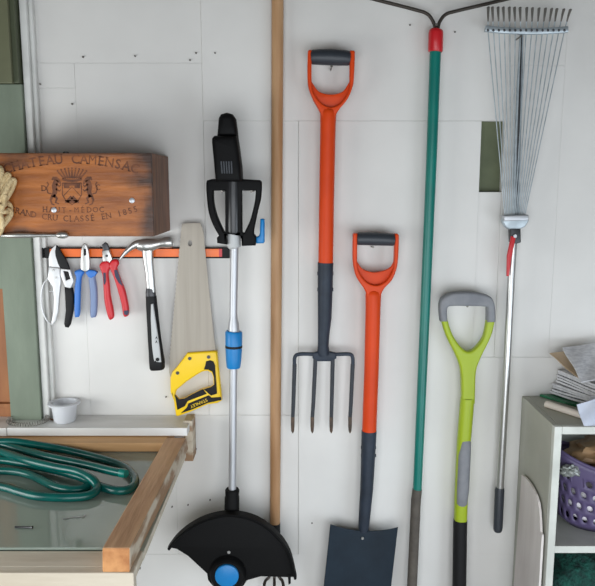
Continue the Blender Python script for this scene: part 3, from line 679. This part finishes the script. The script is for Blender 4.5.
q = P(362.5, 538, sp + .010); m = MB(); m.sweep([q + Vector((0, .006, 0)), q - Vector((0, .003, 0))], .0035, n=10); m.build('rivet', STEEL, bd)
nail(373, 247, sp + .004, 'wall_nail', 'nail under the grip of the orange spade')

# ================================================================= TEAL RAKE
to2 = .035
t = thing('garden_rake', 'teal tube-handled rake with red collar, head above the frame', 'rake', P(411, 610, to2))
m = MB(); tubepx(m, [(435.6, 46, 5.4), (431.5, 160, 5.2), (424.5, 325, 4.9), (417.2, 492, 4.6)], to2, n=20); m.build('handle_tube', TEAL, t)
m = MB(); tubepx(m, [(417.3, 489, 5), (416, 500, 5.2), (412, 586, 5.4), (411, 608, 5.3), (410.9, 610, 4.4)], to2, n=18); m.build('grip', BROWNG, t)
m = MB(); tubepx(m, [(435.3, 52, 6.4), (435.4, 51, 7.1), (435.9, 33, 7.0), (436.1, 30.5, 6.6), (436.3, 29, 5)], to2, n=20); m.build('collar', RED, t)
for pts in ([(435.4, 32), (434.6, 26), (432, 19.5), (426.5, 13.5), (414, 9.4), (376, -.3), (340, -9.5), (320, -15), (314, -21), (312, -31)],
            [(437.6, 32), (438.4, 26), (440.4, 20.5), (446, 14.3), (458, 10.6), (503, 0), (540, -9.5), (557, -15), (562, -21), (564, -31)]):
    m = MB(); m.sweep(catmull([P(a, b, to2) for a, b in pts], 6), .0043, n=10); m.build('brace_wire', WIRE, t)
m = MB(); a, b = P(300, -34, to2), P(576, -34, to2); m.box((a.x, -to2 - .004, a.z - .01), (b.x, -to2 + .004, a.z + .01), .001); hd_ = m.build('rake_head', WIRE, t)
for k in range(14):
    m = MB(); x = a.x + (b.x - a.x) * (k + .5) / 14; m.sweep([(x, -to2 - .003, a.z), (x, -to2 - .03, a.z - .004), (x, -to2 - .07, a.z - .012)], [.0045, .0042, .002], n=8); m.build('tine', WIRE, hd_)
nail(436.5, 24.6, to2 + .02, 'wall_nail', 'nail between the wires above the red rake collar', rise=0)

# ================================================================= WIRE LEAF RAKE
lo_ = .035
t = thing('leaf_rake', 'adjustable galvanised leaf rake with fanned wire tines pointing up', 'rake', P(498, 531, lo_))
tips = [488.2, 492.3, 498, 503.2, 509.2, 514.5, 520, 526.7, 532.4, 539, 545.5, 551.7, 556.8, 563.8, 570.3]
for k, x in enumerate(tips):
    u = k / 14; y0 = 7.5 + 2.4 * u * u
    xb2 = 488 + (564.5 - 488) * u; xc = 505.3 + (524 - 505.3) * u
    m = MB(); tubepx(m, [(xc, 219, .5, lo_), (xb2 + (xc - xb2) * .5, 125, .5, lo_ + .003), (xb2, 30.5, .52, lo_ + .006), (xb2 + (x - xb2) * .45, 20.5, .6, lo_ + .010)], lo_, n=7)
    ti = m.build('tine', GALV, t)
    m = MB(); tubepx(m, [(xb2 + (x - xb2) * .42, 21.5, .75, lo_ + .010), (xb2 + (x - xb2) * .7, 15, 1.15, lo_ + .018), (x, y0, 1.5, lo_ + .034), (x + .1, y0 - .6, 1.2, lo_ + .036)], lo_, n=7, flat=.5)
    m.build('hook_tip', NAILM, ti, label='dark flattened bent tine end')
m = MB(); q = [P(485.2, 28.8, lo_ + .006), P(505, 30.6, lo_ + .006), P(526, 31.4, lo_ + .006), P(547, 31, lo_ + .006), P(567.3, 29.6, lo_ + .006)]
m.sweep(catmull(q, 6), (.0075, .007), n=10, e=4); sb = m.build('spreader_bar', GALV, t)
for k in range(15):
    u = k / 14; c = P(488 + 76.5 * u, 30.2, lo_ + .014); m = MB(); m.sweep([c + Vector((0, .005, .003)), c + Vector((0, -.001, -.001))], .0028, n=8); m.build('eyelet', STEEL_D, sb)
m = MB(); tubepx(m, [(521.5, 33, 1.8), (519.5, 90, 3.0), (517, 160, 3.2), (516, 217, 3.2)], lo_ - .010, n=12, flat=.3); m.build('slide_strap', GALV, t)
m = MB(); tubepx(m, [(521.3, 33, .9), (519.2, 110, .9), (516.3, 217, .9)], lo_ - .004, n=8); m.build('slide_rod', STEEL_D, t)
m = MB(); m.plate([(502.6, 216), (527.2, 215), (527.6, 221), (524, 226.5), (519.5, 228.8), (508, 229.2), (504.5, 227), (501.6, 222)], lo_, .022, .004); cl_ = m.build('clamp', GALV, t)
m = MB(); m.plate([(502.4, 215.4), (527.2, 214.6), (527, 220), (502.8, 221)], lo_ + .004, .026, .003); m.build('clamp_lip', ALU, cl_)
m = MB(); m.plate([(509, 228), (519.6, 228), (520, 242), (515, 244), (509.4, 242)], lo_, .02, .003); m.build('lever_bracket', STEEL_D, t)
m = MB(); m.plate([(511, 236), (515.6, 236.5), (511.2, 258), (508.8, 276), (506.4, 276), (506.8, 256)], lo_ + .013, .008, .002); m.build('release_lever', RED, t)
m = MB(); c = P(514.5, 236, lo_ + .012); m.sweep([c, c - Vector((0, .006, 0))], .0045, n=10); m.build('bolt_head', ALU, t)
m = MB(); tubepx(m, [(514, 236, 3.6), (511.4, 275, 3.6), (505.5, 390, 3.8), (499.8, 490, 3.9)], lo_, n=18); m.build('tube', STEEL, t)
m = MB(); tubepx(m, [(499.9, 487.5, 4.4), (499.6, 490, 5), (498, 527, 4.9), (497.8, 530, 4.6), (497.8, 531.5, 3.6)], lo_, n=16); m.build('grip', GREYGRIP, t)
nail(521, 36.4, lo_ + .012, 'wall_nail', 'nail under the spreader bar of the leaf rake', rise=0)

# ================================================================= LIME HANDLED SPADE
z9 = lambda pts: zm(425, 280, .2046, pts); li = .042
t = thing('lime_spade', 'spade with lime green Y-shaft and grey rounded handle', 'spade', P(458, 690, li))
m = MB(); m.plate(z9(cur([(76, 186), (100, 268), (150, 370), (172, 440), (177, 540), (176, 600)]) + cur([(240, 600), (241, 540), (246, 440), (270, 372), (318, 272), (338, 190)]) + cur([(299, 196), (282, 276), (242, 330), (206, 346), (170, 322), (130, 262), (105, 186)])), li, .026, .0058)
m.build('yoke', LIME, t)
m = MB(); m.plate(z9(cur([(73, 200), (68, 150), (70, 108), (88, 80), (130, 62), (180, 57), (235, 58), (306, 74), (330, 100), (338, 140), (339, 202)]) + cur([(299, 204), (300, 142), (290, 127), (200, 124), (122, 125), (104, 140), (106, 200)], 3)), li, .032, .0068); m.build('handle', GREYH, t)
m = MB(); tubepx(m, [(467.4, 398, 7.0), (466, 415, 7.1), (463.8, 442, 7.0), (461.4, 490, 6.9), (460.4, 521, 6.8)], li, n=20, e=2.4); m.build('shaft', LIME, t)
m = MB()
pts = [(466.3, 436, 1.2), (465.2, 441, 5.6), (463.9, 455, 6.6), (462.2, 490, 6.6), (461.3, 503, 5.8), (461, 510, 1.2)]
tubepx(m, [(a + .3, b, r) for a, b, r in pts], li + .0065, n=20, e=2.4, flat=.95); m.build('rubber_patch', GREYH, t, label='grey rubber patch on the shaft')
m = MB(); tubepx(m, [(460.4, 519.5, 7.3), (460.2, 523, 7.4), (459.3, 586, 7.4), (458.8, 610, 7.4), (458.6, 640, 5)], li, n=18); m.build('socket', BLACK2, t)
def lb(u, v):
    w = 2 * u - 1; return P(459 + w * (31 - 3 * v), 604 + 86 * v - (10 * v * w * w if v > .5 else 0), li + .002 + .008 * w * w)
m = MB(); m.grid(lb, 14, 10, .003); m.build('blade', BLACK2, t)
nail(467.3, 306.2, li + .004, 'wall_nail', 'nail under the grey handle of the lime spade')

# ================================================================= BENCH WITH GLASS TOP
fb = .68
zr = P(116, 573, fb).z                     # top of the front rail
bx0 = -1.05; bx1 = X(133.5, 573, fb)
bench = thing('potting_bench', 'timber workbench with a glass sheet top below the white shelf', 'bench', (bx0 / 2 + bx1 / 2, -.4, 0))
bk = .61
m = MB(); m.box((bx0, -fb + .0205, zr - .02), (bx1, -fb + .075, zr), .002); m.build('front_rail', CREAM, bench, smooth=0)
m = MB(); m.box((bx0, -fb, zr - .15), (bx1, -fb + .02, zr), .002); m.build('fascia', CREAM, bench, smooth=0)
p = [P(102, 548, fb), P(130, 548, fb), P(130, 572.6, fb), P(102, 572.6, fb), P(166, 437.5, .1), P(186, 437.5, .1), P(188.6, 449, .1), P(166.5, 449, .1)]
m = MB(); m.hexa(p, .003)
sd = m.build('side_rail', [BEAM, BEAM_E, BEAM_W], bench, smooth=0)
for pl_ in sd.data.polygons:
    if pl_.normal.y < -.8: pl_.material_index = 1
    elif pl_.normal.x > .8: pl_.material_index = 2
gz = zr + .0005
m = MB(); xr_ = P(130, 572, fb).x; zb = P(100, 436.5, .1).z - .002
m.box((bx0, -.14, gz + .006), (P(166, 449, .14).x - .002, -.102, zb - .001), .002); m.build('back_rail', TAN, bench, smooth=0)
m = MB(); m.box((bx0, -.1, zr - .1), (X(168, 445, .1), -.004, zb - .001), .002); m.build('back_board', TAN, bench, smooth=0)
m = MB(); m.box((bx0 + .01, -fb + .076, gz), (P(102, 560, fb).x - .012, -.105, gz + .005), .0008); m.build('glass_pane', GLASS, bench, smooth=0)
m = MB(); m.box((bx0, -fb + .0765, zr - .022), (P(130, 572, fb).x + .006, -.105, zr - .006), .001); bb_ = m.build('base_board', [GREYB, CREAM], bench, smooth=0)
for pl_ in bb_.data.polygons:
    if pl_.normal.x > .8: pl_.material_index = 1
m = MB(); m.box((X(186.5, 440, .02), -.06, P(190, 457, .03).z), (X(195, 440, .02), -.004, P(190, 417, .03).z), .002); m.build('end_block', BEAM_W, bench, smooth=0)
for (x, y) in ((bx1 - .36, -fb + .021), (bx1 - .36, -.16), (bx0 + .01, -fb + .021), (bx0 + .01, -.16)):
    m = MB(); m.box((x, y, 0), (x + .05, y + .05, zr - .0225), .002); m.build('leg', CREAM, bench, smooth=0)
# hose
hr = .0095; gt = gz + .005
def hp(a, b, k=0):
    q = G(a, b, gt + .0004 + hr * (1 + 2 * k)); return q if q.y < -.165 else P(a, b, .165)
path = [(125, 473.5, 1.2), (111, 471, 1.1), (84, 464.5, 1.0), (50, 457.5, 1), (20, 449.5, .9), (0, 444, .7), (-22, 441.5, .5), (-42, 443, .3), (-50, 446, .1), (-30, 444, 0), (8, 441.5, 0), (33.6, 444.5, 0), (60.5, 449, 0), (87, 455, 0), (111, 461.5, 0), (126, 468, 0), (134.5, 477.5, 0), (134, 485.5, 0), (127, 490, 0), (116, 490.5, 0), (101, 487, 0),
        (90, 481, .05), (70, 474, .1), (45, 468, .1), (20, 463, .2), (-5, 460, .3), (-40, 462, .5), (-60, 472, .4), (-45, 482, .2), (-15, 484, .0), (5, 487.5, 0), (20, 492, 0), (36, 496, 0), (60.5, 497.5, 0), (84, 496.5, 0), (95, 492, .1), (97, 486, .3), (91, 478.5, .9), (77, 471.5, 1.1), (54, 467, 1.1), (27, 460.5, 1.1), (5, 453, 1), (-20, 448, .8), (-50, 449, .4), (-62, 458, .2), (-40, 467, 0), (-10, 470, 0), (14, 471.5, 0), (30, 475, 0), (42, 480.5, 0), (54, 486.5, 0), (67, 489.5, 0), (80, 489.5, .0), (88, 486, .05)]
m = MB(); m.sweep(catmull([hp(*q) for q in path], 7), hr, n=12, ref=(0, 0, 1))
hs = m.build('garden_hose', HOSE, base=hp(40, 480)); hs.name = 'garden_hose'
hose_root = tag(hs, 'dark green garden hose lying in loops on the glass bench top', 'hose')
d = (hp(125, 473.5, 1.2) - hp(111, 471, 1.1)).normalized(); e0 = hp(125, 473.5, 1.2)
BASE['garden_hose'] = hp(40, 480)
m = MB(); m.sweep([e0 - d * .012, e0 - d * .004, e0 + d * .004], [hr * 1.06, hr * 1.1, hr * .9], n=14, ref=(0, 0, 1)); m.build('end_band', TEAL, hs)
# nails lying on the glass
m = MB(); m.sweep([G(15, 527, gt + .002), G(31, 527.4, gt + .002), G(32.5, 527.5, gt + .002)], [.0018, .002, .0034], n=8)
tag(m.build('loose_nail', STEEL_D, base=G(23, 527, gt)), 'dark nail lying on the glass near the left frame edge', 'nail')
m = MB(); m.sweep(catmull([G(63, 519.5, gt + .0015), G(72, 517.6, gt + .0015), G(83, 517, gt + .0015), G(84.5, 514.8, gt + .0015)], 4), .0013, n=7)
tag(m.build('wire_pin', STEEL, base=G(72, 518, gt)), 'small bent steel pin lying on the glass in front of the hose', 'pin')

# ================================================================= CABINET
cf = .232
kx, kz = X(553, 424, cf), P(553, 425, cf).z
kx2 = kx + .62
cab = thing('storage_cabinet', 'grey painted open-fronted cabinet at the right with papers on top', 'cabinet', ((kx + kx2) / 2, -cf / 2, 0))
th = pw(8, cf)
m = MB(); m.box((kx, -cf + .004, 0), (kx + .014, -.004, kz - .0005), .001); m.build('side_panel', CAB, cab, smooth=0)
m = MB(); m.box((kx2 - .014, -cf + .004, 0), (kx2, -.004, kz - .0005), .001); m.build('side_panel', CAB, cab, smooth=0)
m = MB(); m.box((kx + .0145, -cf + .004, kz - .016), (kx2 - .0145, -.004, kz), .001); m.build('top_panel', CAB, cab, smooth=0)
m = MB(); m.box((kx + .0145, -.010, .02), (kx2 - .0145, -.0042, kz - .0165), 0); m.build('back_panel', CABI, cab, smooth=0)
m = MB(); m.box((kx, -cf - .012, 0), (kx + th, -cf + .0035, kz), .0015); m.build('face_stile', CABF, cab, smooth=0)
m = MB(); m.box((kx2 - th, -cf - .012, 0), (kx2, -cf + .0035, kz), .0015); m.build('face_stile', CABF, cab, smooth=0)
m = MB(); m.box((kx + th + .0003, -cf - .012, kz - pw(8.4, cf)), (kx2 - th - .0003, -cf + .0035, kz), .0015); m.build('face_rail', CABF, cab, smooth=0)
sz = P(580, 544.5, cf).z
for z_ in (sz, sz - .32, .09):
    m = MB(); m.box((kx + .0145, -cf - .008, z_ - pw(8, cf)), (kx2 - .0145, -.0105, z_), .0012); m.build('shelf', CABF, cab, smooth=0)
# broken board against the side
bo_x = kx - .008
def yz(px, py):      # where the sight line meets the board's plane
    d = ray(px, py); tt = (bo_x - CAM.x) / d.x; q = CAM + d * tt; return (q.y, q.z)
out = [yz(*q) for q in ((522.5, 474.5), (526, 477), (530, 482), (533.7, 488), (537, 495), (539.3, 502), (540.6, 512), (541.2, 522), (541.6, 532), (543, 535))]
ymin = min(q[0] for q in out); out = [(min(q[0], -.02), q[1]) for q in out]
ymin = out[-1][0]; out += [(ymin, 0.002), (-.025, 0.002)]
m = MB(); m.plate(out, bo_x, .006, .001, axis='x')
tag(m.build('board_offcut', OFFCUT, base=(bo_x, -.1, 0), smooth=0), 'whitish offcut board with curved torn top leaning on the cabinet side', 'board')

# basket
bcx, bcy, bz = X(562, 480, cf) + .205, -.118, sz + .003
bk_ = thing('laundry_basket', 'purple plastic basket with round holes inside the cabinet', 'basket', (bcx, bcy, bz))
def bp_(th_, h):     # h 0..1
    zt = .165 + .050 * abs(math.cos(th_)) ** 2
    fl = .82 + .18 * h
    if h < .12: fl *= .86 + .14 * math.sin(h / .12 * math.pi / 2)
    c_, s_ = math.cos(th_), math.sin(th_)
    return Vector((bcx + .196 * fl * math.copysign(abs(c_) ** .8, c_), bcy + .094 * fl * math.copysign(abs(s_) ** .8, s_), bz + zt * h))
m = MB(); NC = 30; hs_ = [0, .10, .28, .46, .64, .82, .92, 1.0]
for r in range(len(hs_) - 1):
    h0, h1 = hs_[r], hs_[r + 1]
    for k in range(NC):
        sh_ = .5 if r % 2 else 0; a0, a1 = (k + sh_) / NC * 2 * math.pi, (k + 1 + sh_) / NC * 2 * math.pi
        if 1 <= r <= 4 and not (r == 4 and k % 5 == 3):
            o_, i_ = [], []
            for s_ in range(16):
                sd_, f_ = divmod(s_, 4); f_ /= 4
                u, v = ((f_, 0), (1, f_), (1 - f_, 1), (0, 1 - f_))[sd_]
                an = math.atan2(v - .5, u - .5); ui, vi = .5 + .25 * math.cos(an), .5 + .26 * math.sin(an)
                o_.append(bp_(a0 + (a1 - a0) * u, h0 + (h1 - h0) * v)); i_.append(bp_(a0 + (a1 - a0) * ui, h0 + (h1 - h0) * vi))
            m.add(o_ + i_, [(s_, (s_ + 1) % 16, 16 + (s_ + 1) % 16, 16 + s_) for s_ in range(16)])
        else:
            for q in range(4):
                b0, b1 = a0 + (a1 - a0) * q / 4, a0 + (a1 - a0) * (q + 1) / 4
                m.add([bp_(b0, h0), bp_(b1, h0), bp_(b1, h1), bp_(b0, h1)], [(0, 1, 2, 3)])
nb = 68; m.add([bp_(k / nb * 2 * math.pi, 0) for k in range(nb)], [tuple(range(nb))])
bo2 = m.build('body', PURPLE, bk_); md = bo2.modifiers.new('thick', 'SOLIDIFY'); md.thickness = .0025; md.offset = 0
m = MB(); m.sweep([bp_(k / 80 * 2 * math.pi, 1.0) for k in range(80)], (.004, .005), n=8, closed=True, ref=(0, 0, 1)); m.build('rim', PURPLE, bk_)
def lump(name, mt, c, r, label, cat, seed, amp=.18, e=1.0, nz=None):
    rnd = random.Random(seed); ph = [(rnd.uniform(2, 7), rnd.uniform(0, 6.28), rnd.uniform(2, 7), rnd.uniform(0, 6.28)) for _ in range(6)]
    m = MB(); n1, n2 = 36, 22; vs = []; fs = []
    for i in range(n2 + 1):
        phi = math.pi * i / n2
        for j in range(n1):
            th_ = 2 * math.pi * j / n1; dv = Vector((math.sin(phi) * math.cos(th_), math.sin(phi) * math.sin(th_), math.cos(phi)))
            k = 1 + amp * sum(math.sin(a * dv.x * 2 + b) * math.sin(c2 * dv.z * 2 + d_ + dv.y * 3) for a, b, c2, d_ in ph) / 2.2
            sgn = lambda w, p_: math.copysign(abs(w) ** p_, w)
            vs.append(Vector(c) + Vector((r[0] * sgn(dv.x, e) * k, r[1] * sgn(dv.y, e) * k, r[2] * sgn(dv.z, e) * k)))
    for i in range(n2):
        for j in range(n1): fs.append((i * n1 + j, i * n1 + (j + 1) % n1, (i + 1) * n1 + (j + 1) % n1, (i + 1) * n1 + j))
    m.add(vs, fs); o = m.build(name, mt, base=(c[0], c[1], c[2] - r[2])); return tag(o, label, cat)
lump('lilac_bag', LILAC, (bcx - .003, bcy, bz + .068), (.156, .075, .060), 'pale lilac plastic bag seen through the holes of the purple basket', 'bag', 3, amp=.03, e=.7)
lump('paper_bag', BROWNP, (bcx + .0, bcy + .0, bz + .183), (.150, .064, .040), 'crumpled brown paper bag filling the top of the purple basket', 'bag', 5, amp=.14, e=.85)
lump('film_wrapper', CLEAR, tuple(P(570, 470.5, .183)), (.027, .012, .016), 'crumpled shiny clear wrapper caught on the left side of the basket', 'wrapper', 9, amp=.16)
# netting on the lower shelf
o = lump('green_netting', NET, ((kx + kx2) / 2, -.116, sz - .32 + .135), (.262, .080, .118), 'dark green netting bundled on the shelf below the purple basket', 'netting', 12, amp=.05, e=.55)

# ================================================================= PAPERS ON THE CABINET
def slab(name, mt, outline, z, th_, label, cat, group=None, warp=.003, seed=0):
    """folded paper: four corners traced on a level surface, several leaves thick"""
    q = [G(a, b, z) for a, b in outline]
    q = [Vector((min(max(v.x, kx + .002), kx2 + .1), min(max(v.y, -cf - .04), -.012), z)) for v in q]
    rnd = random.Random(seed); p1, p2 = rnd.uniform(0, 6), rnd.uniform(0, 6)
    def fn(u, v):
        a = q[0].lerp(q[1], u); b = q[3].lerp(q[2], u); w = a.lerp(b, v)
        w = w.copy(); w.z += th_ + warp * (math.sin(u * 4 + p1) * math.sin(v * 3 + p2) * .5 + .5); return w
    m = MB(); m.grid(fn, 14, 10, th_)
    o = m.build(name, mt, base=(q[0].lerp(q[2], .5).x, q[0].lerp(q[2], .5).y, z)); return tag(o, label, cat, group)
m = MB(); a, b = G(546.5, 404, kz + .009), G(597, 420, kz + .009); m.sweep([a, a.lerp(b, .5), b], [(.0095, .0085)] * 3, n=16, ref=(0, 0, 1))
for k in range(3): pass
tag(m.build('paper_roll', ROLLW, base=a.lerp(b, .5) - Vector((0, 0, .009))), 'rolled cream paper lying on the cabinet top at the front of the pile', 'paper')
z0 = kz + .0005
mg = slab('magazine', MAGG, [(531, 389), (576, 407), (640, 402), (585, 382)], z0, .006, 'green-covered magazine at the bottom of the newspaper pile', 'magazine', warp=.001)
zz = z0 + .0085; rn_ = random.Random(5)
labs = ['lowest folded newspaper, lying on the green magazine'] + ['%s newspaper up from the green magazine in the pile' % w_ for w_ in ('second', 'third', 'fourth', 'fifth', 'sixth', 'seventh', 'eighth')] + ['topmost flat newspaper, just under the kraft paper sheet']
for i, lb_ in enumerate(labs):
    a = 1.75 * i; j1, j2 = rn_.uniform(-1.6, 1.6), rn_.uniform(-3, 3)
    slab('newspaper', NEWS, [(540 + 2.4 * i + j1, 386 - a), (583 + 3.4 * i + j2, 404 - a * .8), (660, 397 - a), (604 + i, 374 - a)], zz, .0056, lb_, 'newspaper', 'newspapers piled on the cabinet', warp=.0022, seed=i)
    zz += .0076
def sheet(name, mt, c, th_, label, cat, rip=.004, seed=1):
    rnd = random.Random(seed); p1, p2 = rnd.uniform(0, 6), rnd.uniform(0, 6)
    q = [P(*k) for k in c]
    def fn(u, v):
        w = q[0].lerp(q[1], u).lerp(q[3].lerp(q[2], u), v); return w + Vector((0, -1, .6)) * rip * math.sin(u * 7 + p1 + v * 3) * math.sin(v * 4 + p2)
    m = MB(); m.grid(fn, 18, 14, th_); o = m.build(name, mt, base=q[3]); return tag(o, label, cat)
sheet('kraft_sheet', KRAFT, [(549, 354, .03), (600, 346, .03), (600, 380, .11), (578, 379, .115)], .002, 'brown kraft paper sheet tucked under the top newspaper', 'paper', seed=4)
sheet('draped_newspaper', NEWS, [(562, 348.5, .045), (612, 342, .03), (612, 378, .14), (581, 383, .15)], .004, 'open newspaper draped over the very top of the pile', 'newspaper', rip=.006, seed=2)
sheet('plastic_wrap', FILM, [(576, 405, .205), (618, 392, .19), (618, 424, .238), (584, 428, .238)], .002, 'white and pale blue plastic sheet hanging over the cabinet front edge', 'plastic sheet', rip=.003, seed=6)
sheet('white_leaflet', PAGE, [(590, 397, .17), (625, 390, .15), (625, 404, .19), (588, 407, .195)], .002, 'small white leaflet on the newspapers above the plastic sheet', 'leaflet', rip=.002, seed=8)

# ================================================================= LIGHT AND CAMERA
def area(name, loc, look, sx, sy, power, col):
    l = bpy.data.lights.new(name, 'AREA'); l.shape = 'RECTANGLE'; l.size = sx; l.size_y = sy; l.energy = power; l.color = col
    o = bpy.data.objects.new(name, l); C.objects.link(o); o.location = loc
    o.rotation_euler = (Vector(look) - Vector(loc)).to_track_quat('-Z', 'Y').to_euler(); return o
area('window_daylight_left', (-1.4, -.8, 1.14), (-.3, 0, .95), .8, .5, 9, (.97, 1, 1))
area('window_daylight_right', (1.7, -1.7, .6), (.2, 0, .7), 1.1, 1.0, 16, (.80, .90, 1))
area('doorway_daylight', (-.05, -2.25, .92), (-.05, 0, .4), 2.0, 1.5, 37, (.90, .95, 1))
w = bpy.data.worlds.new('World'); bpy.context.scene.world = w; w.use_nodes = True
bg = w.node_tree.nodes['Background']; bg.inputs['Color'].default_value = (1, .97, .9, 1); bg.inputs['Strength'].default_value = .08
cam = bpy.data.cameras.new('Camera'); cam.sensor_fit = 'HORIZONTAL'; cam.sensor_width = 36; cam.lens = F * 36 / W
co_ = bpy.data.objects.new('Camera', cam); C.objects.link(co_); co_.location = CAM; co_.rotation_euler = (math.pi / 2 - TH, 0, 0)
sc = bpy.context.scene; sc.camera = co_
sc.view_settings.view_transform = 'Standard'; sc.view_settings.look = 'None'; sc.view_settings.gamma = 1; sc.view_settings.exposure = 0.04; sc.view_settings.use_curve_mapping = False
